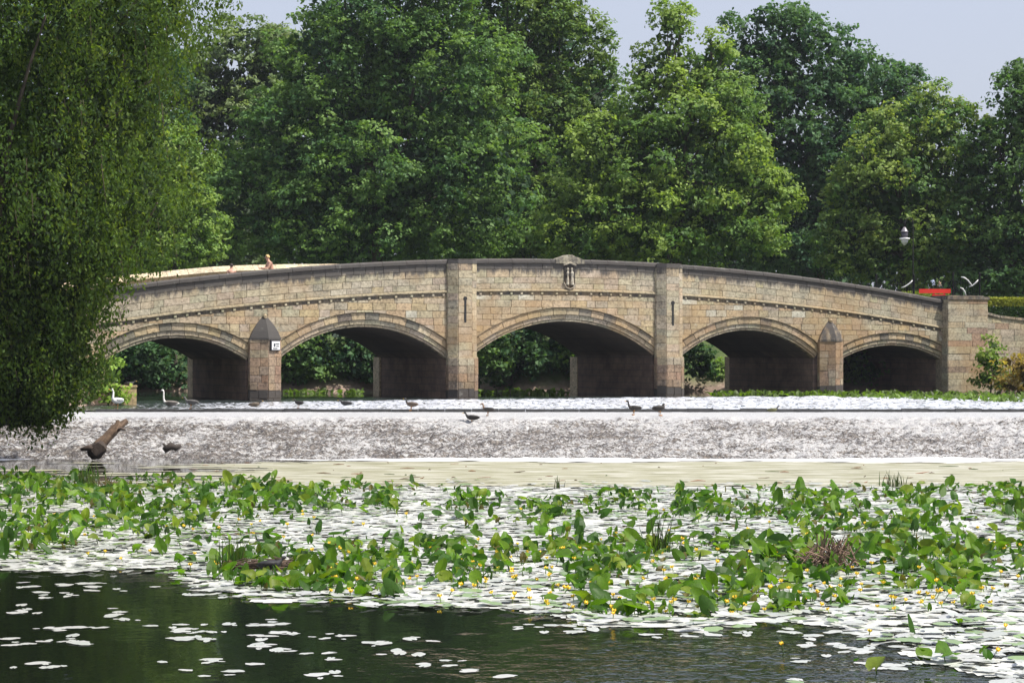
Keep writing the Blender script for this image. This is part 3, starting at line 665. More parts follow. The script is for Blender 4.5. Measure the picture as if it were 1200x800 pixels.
G_MID = ((.036,.082,.034),(.080,.140,.040)); G_DK = ((.022,.058,.032),(.045,.092,.038)); G_LT = ((.065,.12,.034),(.11,.165,.044)); G_OL = ((.05,.085,.040),(.10,.14,.07)); G_YL = ((.040,.088,.028),(.125,.17,.048))
tree('olive_tree', 'pale olive green tree behind, between the weeping tree and the great green tree', [(285,75,58,52),(235,110,48,60),(320,105,40,65),(265,175,75,80),(200,150,60,90),(250,260,80,60)], 172, 265, G_OL, .32, 11, dens=.9)
tree('great_tree', 'great mid green tree filling the centre left above the bridge', [(445,15,95,80),(395,90,80,75),(345,165,75,65),(300,235,65,60),(440,190,115,90),(520,95,90,95),(545,220,95,85),(390,262,110,50),(500,-55,90,60)], 137, 450, G_MID, .25, 12, pr=(.6,1.35))
tree('dark_branched_tree', 'tall loose tree with dark branches showing, top centre above the bridge', [(615,25,70,70),(668,60,52,52),(600,120,80,70),(690,120,45,55),(640,190,85,75),(610,262,90,50),(595,-50,75,60)], 146, 615, ((.034,.074,.024),(.080,.125,.034)), .25, 13, pr=(.55,1.3))
tree('twin_spire_tree', 'green tree with two loose spires at its top and a bright right flank', [(787,42,18,34),(770,90,24,32),(836,74,14,34),(806,96,22,30),(908,232,16,20),(795,140,66,46),(850,140,42,55),(800,195,100,72),(882,225,36,48),(712,190,62,62),(745,260,95,52),(850,272,60,45),(690,270,60,45)], 131, 795, ((.050,.100,.030),(.115,.170,.042)), .25, 14, pr=(.55,1.25))
tree('dark_dome_tree', 'dark green domed tree standing behind, highest against the sky on the right', [(905,45,48,42),(955,75,62,46),(890,105,58,62),(1015,105,55,42),(1062,128,34,40),(950,155,100,78),(910,235,85,80),(1000,195,80,78),(960,280,90,50)], 160, 950, G_DK, .29, 15, pr=(.6,1.4))
tree('background_tree', 'dark tree hidden mostly behind the great green tree', [(440,70,90,80),(380,150,90,85),(480,190,110,95),(420,255,120,55),(330,235,70,60)], 180, 430, G_DK, .36, 21, dens=.8)
tree('background_tree', 'dark tree hidden mostly behind the dark branched tree', [(615,70,62,75),(650,150,80,75),(600,230,110,75),(540,120,60,90)], 184, 620, G_DK, .36, 22, dens=.8)
tree('background_tree', 'dark tree hidden mostly behind the twin spired tree', [(795,185,66,55),(760,245,100,65),(855,235,60,55),(700,240,70,60)], 188, 790, G_DK, .36, 23, dens=.8)
tree('yellowing_tree', 'rounded tree with yellow green top behind the lamp', [(1085,140,48,36),(1035,178,44,40),(1122,165,40,42),(1065,215,80,58),(1015,250,55,48),(1085,270,85,52),(1000,292,45,36),(1050,300,60,36)], 136, 1065, G_YL, .24, 16, pr=(.6,1.2))
tree('right_edge_tree', 'dark green tree cut off by the right edge of the view above the hedge', [(1200,125,42,42),(1165,190,48,50),(1215,215,75,75),(1165,265,55,52),(1255,140,70,80),(1180,315,65,36),(1250,290,80,60)], 133, 1200, ((.033,.074,.030),(.06,.108,.034)), .26, 17, pr=(.6,1.3))
tree('light_bush_tree', 'light green young tree rising just behind the left end of the bridge', [(205,185,28,34),(222,215,30,32),(190,240,42,50),(228,258,34,30),(205,285,50,30),(165,275,45,45)], 118, 205, G_LT, .22, 18, pr=(.45,.9), trunk_r=.25)
tree('background_tree', 'dark tree behind the weeping tree at the left edge', [(60,100,110,120),(140,60,70,80),(30,220,120,100),(140,200,80,110),(-80,120,110,130)], 160, 70, G_DK, .36, 19, dens=.7)
tree('background_tree', 'dark tree past the right edge of the view', [(1400,120,110,110),(1340,200,80,100),(1450,250,110,100)], 150, 1400, G_DK, .36, 20, dens=.6)
r = np.random.default_rng(404); n = 90000; x = r.uniform(-75, 95, n); y = r.uniform(205, 216, n); z = 4.5+r.random(n)**.8*(15+3*np.sin(x*.21)+2*np.sin(x*.5+1)); T = np.array(G_DK[1])*r.uniform(.7,1.4,(n,1))
tag(link('far_wood', leaves_mesh('far_wood', np.stack([x,y,z],1), r.normal(size=(n,3))+np.array([0,-.2,.5]), r.uniform(.5,1.0,n), r.uniform(.4,.7,n), T), LEAF), 'dark distant woodland filling the gaps behind the trees', 'woodland', kind='stuff')
# shrubs along the far bank, seen through the arches
SH = [(92,410,50,45),(120,398,60,55),(175,405,50,50),(345,395,46,52),(395,400,50,50),(440,396,44,50),(560,392,40,52),(600,400,46,48),(650,395,50,52),(700,398,44,50),(800,405,34,40),(990,400,40,48),(1040,400,50,44)]
SUF = [', leftmost there', ', second there', ', third there', ', fourth there']
for i, (x, y, rx, ry) in enumerate(SH):
    names = ['dark shrub on the far bank seen through the first arch from the left','dark shrub on the far bank seen through the second arch','dark shrub on the far bank seen through the middle arch','dark shrub on the far bank seen through the fourth arch','dark shrub on the far bank behind the last arch on the right']
    j = 0 if x < 300 else 1 if x < 530 else 2 if x < 770 else 3 if x < 960 else 4
    tree('shrub', names[j]+SUF[sum(1 for q in SH[:i] if (0 if q[0]<300 else 1 if q[0]<530 else 2 if q[0]<770 else 3 if q[0]<960 else 4)==j)], [(x, y-6, rx*.8, ry*.8),(x-rx*.45, y+26, rx*.6, ry*.45),(x+rx*.45, y+24, rx*.6, ry*.45)], 115.6+(i%3)*.7, x, G_DK if i%3 else G_MID, .24, 40+i, 'shrubs along the far bank', ground=1.2, pr=(.4,.8), trunk_r=.08, cat='shrub', per=80)
tree('leafy_bush', 'bright green bush at the water edge inside the fourth arch', [(836,434,15,15),(828,446,14,12),(846,446,13,12)], 118.2, 836, ((.07,.13,.03),(.12,.19,.045)), .2, 61, pr=(.25,.5), trunk_r=.05, ground=1.1, cat='bush', per=70)
tree('leafy_bush', 'upright green bush against the wall by the right end pier', [(1160,412,10,14),(1162,430,14,16),(1153,445,12,10),(1168,442,12,12)], 108.5, 1160, ((.05,.10,.02),(.10,.15,.03)), .2, 62, pr=(.25,.5), trunk_r=.05, ground=1.3, cat='bush', per=70)
tree('rusty_bush', 'yellow and rust coloured bush on the bank at the right edge', [(1192,432,18,13),(1205,446,18,12),(1183,450,10,8),(1225,440,22,20)], 106, 1195, ((.12,.09,.03),(.20,.17,.045)), .2, 63, pr=(.25,.5), trunk_r=.05, ground=1.2, cat='bush', per=70)
tree('leafy_bush', 'light green bush on the bank beside the stone block and the white swan', [(128,440,14,20),(118,458,16,14),(138,462,12,10)], 84.5, 126, ((.09,.16,.03),(.15,.22,.05)), .17, 64, pr=(.25,.5), trunk_r=.05, ground=1.2, cat='bush', per=70)
# clipped hedge beyond the right wall
hx0 = P(1149, 347, 117); h = empty('clipped_hedge', (P(1215,347,117).x, 117, 4.9)); tag(h, 'clipped hedge with yellow green top above the wall at the right', 'hedge')
n = 16000; x = RNG.uniform(-3.2,4.5,n); y = RNG.uniform(-.6,.6,n); z = RNG.uniform(0,1.55,n); f = RNG.random(n); z = np.where(f < .35, 1.5+RNG.normal(0,.04,n), z); y = np.where(f > .55, -.6+RNG.normal(0,.05,n), y)
T = np.where((z > 1.05)[:,None], np.array([[.26,.28,.04]]), np.array([[.05,.10,.025]]))*RNG.uniform(.75,1.25,(n,1)); link('foliage', leaves_mesh('foliage', np.stack([x,y,z],1), RNG.normal(size=(n,3))+np.array([0,-.4,.6]), RNG.uniform(.08,.16,n), RNG.uniform(.06,.1,n), T), LEAF, h)
m = MB(); [limb(m, (q,0,-.2), (q+.1,0,1.2), .04, .015) for q in np.arange(-3,4.4,.5)]; m.build('stem', BARK, h)
h = empty('clipped_hedge', (P(1082,345,121).x, 121, 4.9)); tag(h, 'short piece of yellow green hedge seen below the red barrier', 'hedge')
n = 6000; x = RNG.uniform(-1.3,1.5,n); y = RNG.uniform(-.5,.5,n); z = RNG.uniform(0,2.05,n); T = np.tile(np.array([[.20,.25,.04]]), (n,1))*RNG.uniform(.7,1.2,(n,1)); link('foliage', leaves_mesh('foliage', np.stack([x,y,z],1), RNG.normal(size=(n,3))+np.array([0,-.4,.6]), RNG.uniform(.08,.16,n), RNG.uniform(.06,.1,n), T), LEAF, h)

# weeping tree at the left front
wt = empty('weeping_tree', (-15.6, 62, 1.9)); tag(wt, 'large weeping tree hanging over the left side of the weir', 'tree')
NSX = 0
RZ = [(412+108,.6),(490,1.3),(470,1.8),(450,2.3),(425,2.8),(400,2.65),(340,3.0),(315,3.9),(290,4.7),(250,5.4),(200,5.6),(150,5.2),(100,5.0),(60,5.1),(20,5.8),(0,6.1),(-60,6.0),(-120,4.8),(-170,2.8),(-200,.5)]
zz = np.array([EYE+(HZ-y)*62/F for y, _ in RZ]); rr = np.array([r_ for _, r_ in RZ])
def Rw(z): return np.interp(z, zz, rr)
r = np.random.default_rng(99); Cs = []; Ns = []; Ls = []; Us = []; Ts = []; tw = MB()
NS = 4600
for i in range(NS):
    th = r.uniform(0, 2*math.pi); z0 = r.uniform(zz[0]+1.0, zz[-1]-.3); fr = r.choice([r.uniform(.86,1.03), r.uniform(.5,.86)], p=[.72,.28]); fr = fr*(.80 if fbm(np.array([th*3.0]), np.array([z0*.5]), 61, 2)[0] < .46 else 1.0); rho = .97*fr*Rw(z0)*(1+.09*math.sin(th*7+z0*1.3)+.07*math.sin(th*11-z0*3.1))
    Ln = r.uniform(.5,1.5); m_ = int(Ln*r.uniform(24,38)); t = np.sort(r.random(m_))
    z = z0-t*Ln; x = rho*math.cos(th)+np.cumsum(r.normal(0,.012,m_))+.1*t; y = rho*math.sin(th)+np.cumsum(r.normal(0,.012,m_))
    kk = (np.hypot(x, y) < Rw(z)*1.12+.15) & (z > .25)
    if math.sin(th) > .3 and r.random() < .45: continue
    x, y, z = x[kk], y[kk], z[kk]; m_ = len(x)
    if m_ == 0: continue
    sp = r.normal(0,.15,(m_,3)); Cs.append(np.stack([x,y,z],1)+sp); Us.append(np.stack([r.normal(0,.8,m_), r.normal(0,.8,m_), -np.ones(m_)],1)); Ns.append(np.stack([r.normal(0,1,m_), r.normal(0,1,m_), r.normal(.3,.5,m_)],1))
    g = r.random(); yel = (.058,.105,.018) if r.random() < .7 else (.095,.14,.025); base = 1.25*(np.array((.034,.066,.020))*(1-g)+np.array(yel)*g); Ts.append(base*r.uniform(.7,1.35,(m_,1)))
    if i%14 == 0: tw.tube([(x[0],y[0],z[0]+.1),(x[-1],y[-1],z[-1])], [.012,.005], 4, (.09,.07,.045), False)
# dark core foliage
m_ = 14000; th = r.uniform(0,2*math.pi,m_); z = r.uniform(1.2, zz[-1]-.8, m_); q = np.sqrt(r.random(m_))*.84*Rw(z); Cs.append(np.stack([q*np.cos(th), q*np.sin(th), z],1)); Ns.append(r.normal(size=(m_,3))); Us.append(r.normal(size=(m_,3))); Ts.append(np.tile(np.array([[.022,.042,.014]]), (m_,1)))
C = np.concatenate(Cs); N = np.concatenate(Ns); U = np.concatenate(Us); T = np.concatenate(Ts); n = len(C); L = r.uniform(.09,.19,n); L[-m_:] *= 2.6
A = np.cross(N, U); C = C+np.array([-15.0+15.6, 0, -1.9]); 
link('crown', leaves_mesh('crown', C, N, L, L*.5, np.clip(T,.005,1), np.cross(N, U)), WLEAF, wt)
tw.v = [(v[0]+.6, v[1], v[2]-1.9) for v in tw.v]; tag(tw.build('twigs', BARK, wt), kind='stuff')
m = MB(); pts = limb(m, (0,0,-.4), (.3,.2,7), .42, .28, .03)
for q in range(16): a_ = q*2.4; limb(m, pts[2+q%5], (.6+4.3*math.cos(a_), 4.3*math.sin(a_), 6+q*.5), .14, .03, .12)
m.build('trunk', BARK, wt, True)
exec_rest = True

# ------------------------------------------------------------------ water lilies
def heart(fold, curl, wob, seed, n=12):
    """heart-shaped leaf in local xy, tip towards +y, notch at -y; folded along its midrib"""
    r = random.Random(seed); pts = []
    for i in range(n):
        a = -math.pi/2+.30+(2*math.pi-.60)*i/(n-1); rad = .5*(1+.10*math.cos(a*2+math.pi))*(1+r.uniform(-wob,wob)); x = rad*math.cos(a)*.88; y = rad*math.sin(a)*(1.08 if a < 0 else 1.08+.30*max(0, math.sin(a))**4)
        pts.append((x, y))
    V = [(0,-.16,0),(0,.15,.0)]
    for x, y in pts: V.append((x, y, fold*abs(x)+curl*(y*y)+r.uniform(-.02,.02)))
    fs = []
    for i in range(n-1): c = 0 if (pts[i][1]+pts[i+1][1])/2 < .0 else 1; fs.append((c, 2+i, 3+i)) 
    # stitch the two midrib points
    k1 = [i for i in range(n-1) if (pts[i][1]+pts[i+1][1])/2 >= 0]; fs += [(0, 2+k1[0], 1), (0, 1, 2+k1[-1]+1)]
    return V, fs
GREENS = [(.066,.140,.010),(.085,.165,.011),(.034,.085,.011),(.105,.185,.014),(.042,.098,.016),(.14,.19,.018)]
def yb(x): return ipl(x, [(0,668),(190,670),(212,686),(300,704),(420,711),(600,715),(650,722),(700,733),(800,738),(900,731),(960,731),(1000,745),(1050,760),(1120,785),(1200,812)])
def dens(x, y):
    d = 1.0; top = ipl(x, [(0,552),(200,558),(330,563),(480,568),(600,583),(700,576),(1200,568)])
    if y < top: return 0
    d *= min(1, (y-top)/14+.1)
    lim = yb(x)-(10 if x < 1000 else 60+(x-1000)*.12)
    if y > lim: return .0 if x < 1000 else .03
    if 240 < x < 620 and 596 < y < 640: d *= .10 if (x > 300 and y > 603) else .4
    if x < 250 and y > 612: d *= .55
    if x < 250 and y > 655: d *= .5
    if 640 < x < 1050 and 612 < y < 634: d *= .45
    if x > 900 and y > 690: d *= .45
    return d*.95
def shade(c, a=.18): q = rr_.uniform(1-a, 1+a); return tuple(x*q for x in c)
# upright leaves
cand = []; rr_ = random.Random(5)
tries = 0
while len(cand) < 4200 and tries < 600000:
    tries += 1; y = 412+1/ (rr_.uniform(1/(800-412), 1/(548-412))); x = rr_.uniform(-140,1400)
    nz = float(fbm(np.array([x*.022]), np.array([y*.06]), 77, 3)[0]); cl = .12+1.6*max(0, min(1, (nz-.38)/.2))
    if rr_.random() < dens(x, y)*cl*.75: cand.append((x, y))
protoL = []
for i in range(12):
    V, fs = heart(rr_.uniform(.25,1.0)*(1 if i%4 else -.6), rr_.uniform(-.7,.5), .08, 100+i); me = bpy.data.meshes.new('lily_leaf'); me.from_pydata(V, [], fs); set_attr(me, np.tile(np.array([GREENS[i%6]]), (len(V),1))); me.polygons.foreach_set('use_smooth', np.ones(len(fs), bool)); me.materials.append(LILY); protoL.append(me)
def leaf_matrix(x, y):
    p = W0(x, y, 0); sz = rr_.uniform(.09,.26)*(1 if rr_.random() < .88 else 1.25); up = rr_.random()
    tilt = R(rr_.uniform(42,88)) if up < .30 else R(rr_.uniform(10,42)); rz = rr_.uniform(0, 2*math.pi) if up > .4 else rr_.gauss(0,.9)
    h = sz*.5*math.sin(tilt)*.9+rr_.uniform(.0,.10)
    return Matrix.Translation((p.x, p.y, h)) @ Matrix.Rotation(rz, 4, 'Z') @ Matrix.Rotation(tilt, 4, 'X') @ Matrix.Rotation(rr_.gauss(0,.35), 4, 'Y') @ Matrix.Rotation(rr_.gauss(0,.5), 4, 'Z') @ Matrix.Scale(sz, 4), p, sz
cand = [c for c in cand]; cand.sort(key=lambda c: -c[1])
inview = [c for c in cand if 5 < c[0] < 1195 and c[1] < 790]
ind = set(inview[:300]); rest = MB(); stems = MB()
vlist = [[(Vector(v.co)) for v in me.vertices] for me in protoL]; flist = [[tuple(p.vertices) for p in me.polygons] for me in protoL]
for c in cand:
    M, p, sz = leaf_matrix(*c); i = rr_.randrange(12)
    if c in ind:
        o = bpy.data.objects.new('lily_leaf', protoL[i]); COL.objects.link(o); o.matrix_world = M
        tag(o, 'broad green heart-shaped lily leaf standing up from the nearer part of the bed', 'lily leaf', 'upright lily leaves of the nearer bed')
    else: rest.add([M@v for v in vlist[i]], flist[i], shade(GREENS[rr_.randrange(6)], .3))
    b = M@Vector((0,-.16,0)); stems.tube([(b.x+.03,b.y+.02,-.05), tuple(b)], .008, 4, (.10,.16,.04), False)
for _ in range(2600):
    c = rr_.choice(cand); x = c[0]+rr_.gauss(0,16); y = c[1]+rr_.gauss(0,5)
    if dens(x, y) < .02: continue
    p = W0(x, y, 0); i = rr_.randrange(12); sz = rr_.uniform(.06,.15); M = Matrix.Translation((p.x, p.y, rr_.uniform(.02,.14))) @ Matrix.Rotation(rr_.uniform(0,6.28), 4, 'Z') @ Matrix.Rotation(R(rr_.uniform(10,100)), 4, 'X') @ Matrix.Scale(sz, 4)
    rest.add([M@v for v in vlist[i]], flist[i], shade(rr_.choice([GREENS[2], GREENS[4], GREENS[0], (.03,.06,.015), (.10,.085,.03)]), .3))
tag(rest.build('lily_leaves', LILY), 'band of green lily leaves standing up in the farther part of the bed', 'lily leaves', kind='stuff')
tag(stems.build('lily_stems', LILY), 'thin green stems under the lily leaves', 'lily stems', kind='stuff')
# floating pads, sky glare put into their pale base colour
padm = []
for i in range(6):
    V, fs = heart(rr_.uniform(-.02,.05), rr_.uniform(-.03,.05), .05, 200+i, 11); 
    if i >= 2:                                     # ragged raft of small pads
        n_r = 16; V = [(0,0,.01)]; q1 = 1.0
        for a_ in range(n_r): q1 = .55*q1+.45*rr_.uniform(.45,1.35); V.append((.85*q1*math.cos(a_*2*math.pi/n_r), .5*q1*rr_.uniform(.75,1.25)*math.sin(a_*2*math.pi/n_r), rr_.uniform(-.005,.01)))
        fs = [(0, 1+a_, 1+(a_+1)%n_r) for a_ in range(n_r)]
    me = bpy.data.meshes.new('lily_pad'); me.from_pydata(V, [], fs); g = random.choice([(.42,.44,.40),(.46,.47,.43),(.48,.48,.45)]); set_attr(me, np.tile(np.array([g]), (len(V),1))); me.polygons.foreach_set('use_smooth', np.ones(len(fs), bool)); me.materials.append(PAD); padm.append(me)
pv = [[Vector(v.co) for v in me.vertices] for me in padm]; pf = [[tuple(p.vertices) for p in me.polygons] for me in padm]
def pad_matrix(x, y, z, sz, tilt=4): 
    p = W0(x, y, 0); return Matrix.Translation((p.x, p.y, z)) @ Matrix.Rotation(R(rr_.gauss(2,tilt)), 4, 'X') @ Matrix.Rotation(R(rr_.gauss(0,tilt)), 4, 'Y') @ Matrix.Rotation(rr_.gauss(0,.4)+(math.pi if rr_.random() < .5 else 0), 4, 'Z') @ Matrix.Scale(sz, 4)
pads = []; tries = 0
while len(pads) < 11200 and tries < 300000:
    tries += 1; y = 412+1/(rr_.uniform(1/(808-412), 1/(552-412))); x = rr_.uniform(-140,1400); top = 556; e = yb(x); q = 0
    if y < e-3: q = 1.0
    elif y < e+3: q = .5
    if y < 582: q *= max(0, (y-562)/20)
    if y > 725 and x > 640: q *= .8
    if rr_.random() < q: pads.append((x, y))
# loose pads on the open dark water, in drifts
drift = [(85,609+40,0),]
LOOSE = []
for (cx, cy, sx_, n_) in [(20,688,30,5),(60,697,40,8),(20,715,30,7),(80,737,35,9),(85,752,35,10),(25,756,20,5),(60,780,40,7),(140,718,30,5),(150,724,20,3),(215,735,30,8),(220,750,35,9),(240,741,40,8),(300,731,40,9),(320,743,30,7),(290,755,40,6),(255,775,45,6),(245,790,30,4),(330,763,30,5),(385,747,30,6),(380,770,30,4),(395,792,25,4),(440,755,25,5),(480,765,35,6),(490,750,25,3),(520,778,40,5),(560,788,30,3),(630,733,50,7),(700,738,60,8),(780,745,60,8),(850,742,60,8),(930,742,60,8),(960,755,50,7),(1010,762,40,8),(960,772,50,6),(1040,780,40,8),(925,798,15,3),(130,690,60,5),(90,683,50,5),(230,690,40,7),(240,700,40,6)]:
    for _ in range(n_): LOOSE.append((cx+rr_.gauss(0,sx_*.5), cy+rr_.gauss(0,2.6)))
ps_ = [(x, y, False) for x, y in pads]+[(x, y, True) for x, y in LOOSE]; ps_.sort(key=lambda c: -c[1]); rest = MB(); cnt = 0
loose_left = sum(1 for c in ps_ if c[2]); lab1 = 'flat lily pad shining white, adrift on the open dark water'; lab2 = 'flat lily pad shining white, packed along the near edge of the bed'
for x, y, lo in ps_:
    i = rr_.randrange(6); M = pad_matrix(x, y, .012 if lo else rr_.uniform(.01,.07), rr_.uniform(.06,.20) if lo else rr_.uniform(.09,.24), 0.6 if lo else 4)
    vis = 3 < x < 1197 and y < 797
    if vis and (lo or cnt < 50):
        o = bpy.data.objects.new('lily_pad', padm[i]); COL.objects.link(o); o.matrix_world = M; tag(o, lab1 if lo else lab2, 'lily pad', 'loose pads on the open water' if lo else 'floating pads along the edge of the lily bed'); cnt += 0 if lo else 1
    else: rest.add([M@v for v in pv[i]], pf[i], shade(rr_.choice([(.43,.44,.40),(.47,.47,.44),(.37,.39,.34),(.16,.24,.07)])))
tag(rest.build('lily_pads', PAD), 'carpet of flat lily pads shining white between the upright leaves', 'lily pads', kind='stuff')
db = MB()
for _ in range(80):
    x = rr_.uniform(10,1195); y = rr_.uniform(541,566); p = W0(x, y, .02); a = rr_.gauss(0,.5); l = rr_.uniform(.04,.30)*rr_.random()**.7; db.tube([(p.x-l*math.cos(a), p.y-l*math.sin(a), .015), (p.x, p.y, .015+rr_.uniform(0,.02)), (p.x+l*math.cos(a), p.y+l*math.sin(a), .02+rr_.uniform(0,.05)*(rr_.random()<.3))], [.008,.016,.006], 4, rr_.choice([(.10,.07,.04),(.16,.10,.06),(.06,.09,.03),(.22,.10,.05)]), False)
tag(db.build('floating_debris', DULL), 'scattered twigs and dead leaf scraps on the algae below the weir', 'debris', kind='stuff')
# scum between the pads, surface glare painted into its pale colour
SC = Nt('glare_pale_scum'); mp = SC.n('Mapping'); mp.inputs['Scale'].default_value = (1,2.2,1); SC.l(SC.n('NewGeometry').outputs['Position'], mp.inputs[0]); SC.base(SC.ramp(SC.noise(mp.outputs[0], 7, 6, .7), [(.36,(.10,.11,.08)),(.45,(.45,.46,.42)),(.6,(.60,.60,.57))])); SC.set(Roughness=.45); SC.bump(SC.noise(mp.outputs[0], 12, 4), .5, .02)
def scum_mask(X, Y):
    px = 600+X*F/Y; py = HZ+EYE*F/Y; lim = np.interp(px, [0,190,212,300,420,600,650,700,800,900,960,1000,1050,1120,1200], [668,670,686,704,711,715,722,733,738,731,731,745,760,785,812])
    n = fbm(X*.9+7, Y*1.6, 51, 4)-.5; n2 = fbm(X*2.6, Y*5, 52, 3)-.5
    return (py < lim-2+n*26) & (n*.8+n2*.9 > -.15) & (py > 566+n*24)
tag(sheet('scum_sheet', -17, 17, 20.5, 58.5, .008, 520, 620, .004, SC.m, 53, scum_mask), 'scum painted glare-pale, drifted over the water between the lily pads', 'scum', kind='stuff')
# yellow flowers on stalks
fm = MB()
for k_ in range(5):
    a = k_*2*math.pi/5; fm.add([(0,0,0),(.7*math.cos(a-.6),.7*math.sin(a-.6),.45),(.62*math.cos(a),.62*math.sin(a),1.0),(.7*math.cos(a+.6),.7*math.sin(a+.6),.45)], [(0,1,2,3)], (.80,.55,.03))
fm.tube([(0,0,.1),(0,0,.75)], [.35,.3], 6, (.75,.6,.08)); fme = fm.mesh('flower_head'); fme.materials.append(DULL)
sm = MB(); sm.tube([(0,0,-1),(0,0,0)], [.12,.15], 5, (.12,.2,.05), False); sme = sm.mesh('stalk'); sme.materials.append(DULL)
fl = 0; tries = 0
while fl < 290 and tries < 20000:
    tries += 1; y = rr_.uniform(600,775); x = rr_.uniform(5,1195)
    ok = rr_.random() < (.18 if (x > 880 and y > 722) else 1.0 if (y > 640 and x > 380 and y < yb(x)-4) else .25 if y < yb(x)-4 else 0)
    if not ok: continue
    p = W0(x, y, 0); h = rr_.uniform(.05,.13); s_ = rr_.uniform(.038,.054); o = bpy.data.objects.new('lily_flower', fme); COL.objects.link(o); o.location = (p.x, p.y, h); o.scale = (s_,)*3; o.rotation_euler = (rr_.gauss(0,.3), rr_.gauss(0,.3), rr_.uniform(0,6))
    tag(o, 'small yellow cup flower on a short stalk among the lily leaves', 'flower', 'yellow flowers among the lily leaves')
    t = bpy.data.objects.new('stalk', sme); COL.objects.link(t); t.parent = o; t.scale = (1,1,(h+.05)/s_); fl += 1
# small upright leaves on the upper river
up = MB()
for _ in range(900):
    if rr_.random() < .78: x = 830+370*rr_.random()**.8; y = rr_.uniform(461.5, 464+8*max(0,(x-930)/270)); 
    elif rr_.random() < .6: x = rr_.uniform(556,668); y = rr_.uniform(458.5,464)
    else: x = rr_.uniform(330,425); y = rr_.uniform(459.5,461)
    p = W0(x, y, UP); i = rr_.randrange(12); sz = rr_.uniform(.16,.34); M = Matrix.Translation((p.x,p.y,UP+.02+sz*.3*rr_.random())) @ Matrix.Rotation(rr_.uniform(0,6.28), 4, 'Z') @ Matrix.Rotation(R(rr_.uniform(5,85)), 4, 'X') @ Matrix.Scale(sz, 4)
    up.add([M@v for v in vlist[i]], flist[i], shade((.10,.15,.035), .45))
tag(up.build('river_lily_leaves', LILY), 'thin strip of small green lily leaves along the foot of the bridge', 'lily leaves', kind='stuff')

# ------------------------------------------------------------------ reeds, nest, driftwood
def blades(m, x0, y0, n, h, spread, tint, lean=.35, w=.012):
    for _ in range(n):
        a = rr_.uniform(0,6.28); bx = rr_.gauss(0,spread*.4); by = rr_.gauss(0,spread*.4); hh = h*rr_.uniform(.5,1.1); l = lean*rr_.random()*hh; pts = [(bx+l*t*t*math.cos(a), by+l*t*t*math.sin(a), hh*t-.05) for t in (0,.35,.7,1)]
        m.tube(pts, [w, w*.9, w*.6, w*.15], 4, tuple(q*rr_.uniform(.7,1.3) for q in tint), False)
def tuft(name, label, x, y, n, h, sp, tint, cat, z=0, w=.012, lean=.35):
    e = W0(x, y, z); m = MB(); blades(m, 0, 0, n, h, sp, tint, lean, w); o = m.build(name, LILY); o.location = e; tag(o, label, cat); return o
tuft('reed_tuft', 'tuft of green reeds beside the dark nest in the lilies', 270, 668, 45, .55, .3, (.07,.13,.025), 'reeds')
tuft('reed_tuft', 'thin dark green reeds rising among the lilies right of centre', 776, 650, 22, .75, .25, (.05,.09,.02), 'reeds')
tuft('reed_tuft', 'grassy tuft at the far edge of the lily bed on the left', 105, 568, 60, .6, .5, (.09,.14,.03), 'reeds')
tuft('dry_grass_mound', 'small mound of brown dry grass at the far left edge of the lily bed', 136, 572, 90, .3, .7, (.17,.12,.06), 'dry grass', lean=1.4)
tuft('reed_tuft', 'sparse grass stems at the back of the lily bed right of the middle', 655, 572, 12, .35, .12, (.08,.11,.03), 'reeds')
tuft('reed_tuft', 'green grass stems at the far right of the lily bed', 1050, 570, 26, .45, .4, (.07,.11,.03), 'reeds')
n_ = empty('water_bird_nest', W0(304, 668, 0)); tag(n_, 'low nest of dark twigs with a dark bird shape among the lily pads', 'nest')
m = MB()
for _ in range(150):
    a = rr_.uniform(0,6.28); q = rr_.uniform(.15,.45); b = a+rr_.uniform(.6,1.2); z = rr_.uniform(0,.14); m.tube([(q*math.cos(a)*1.4,q*math.sin(a),z),(q*math.cos(b)*1.4,q*math.sin(b),z+rr_.uniform(-.04,.08))], .009, 4, jit((.09,.06,.04),.4), False)
tag(m.build('twigs', BARK, n_), kind='stuff')
e = W0(972, 668, 0); m = MB()
for _ in range(170):
    a = rr_.uniform(0,6.28); q = rr_.uniform(0,.35); d = rr_.uniform(.2,.6); b = rr_.uniform(0,6.28); z = rr_.uniform(0,.3); m.tube([(q*math.cos(a)*1.4,q*math.sin(a),z),(q*math.cos(a)*1.4+d*.5*math.cos(b),q*math.sin(a)+d*.5*math.sin(b),max(0,z+rr_.uniform(-.1,.3)))], rr_.uniform(.006,.014), 4, jit((.17,.11,.08),.4), False)
o = m.build('twig_heap', BARK); o.location = e; tag(o, 'heap of tangled brown twigs caught among the lilies on the right', 'twigs')
e = P(112, 531, 64.6); m = MB(); k_ = 64.5/F
def lp(x, y, dy=0): return ((x-112)*k_, dy, (529-y)*k_)
lg = empty('driftwood_log', e); tag(lg, 'broken brown log lying aslant against the foot of the weir on the left', 'log')
m.tube([lp(110,529),lp(116,520),lp(124,511,.15),lp(133,501,.4),lp(142,492,.8)], [.20,.19,.16,.14,.07], 14, (.10,.065,.042)); m.tube([lp(124,512,.1),lp(131,505,.2),lp(136,497,.35),lp(135,491,.4)], [.1,.12,.1,.03], 9, (.13,.085,.055)); m.tube([lp(106,531),lp(112,527,-.05),lp(119,520,-.05),lp(123,513,.1)], [.15,.26,.2,.05], 8, (.05,.036,.028)); m.v = [tuple(q+random.uniform(-.035,.035) for q in v) for v in m.v]; m.build('trunk', BARK, lg)
m = MB(); m.tube([lp(116,524,-.1),lp(105,522,-.2),lp(96,524,-.2)], [.14,.1,.04], 7, (.07,.05,.04)); m.build('branch', BARK, lg, True); m = MB(); m.tube([lp(132,503,.3),lp(140,500,.25),lp(146,502,.2)], [.07,.05,.02], 6, (.07,.05,.04)); m.build('branch', BARK, lg, True)
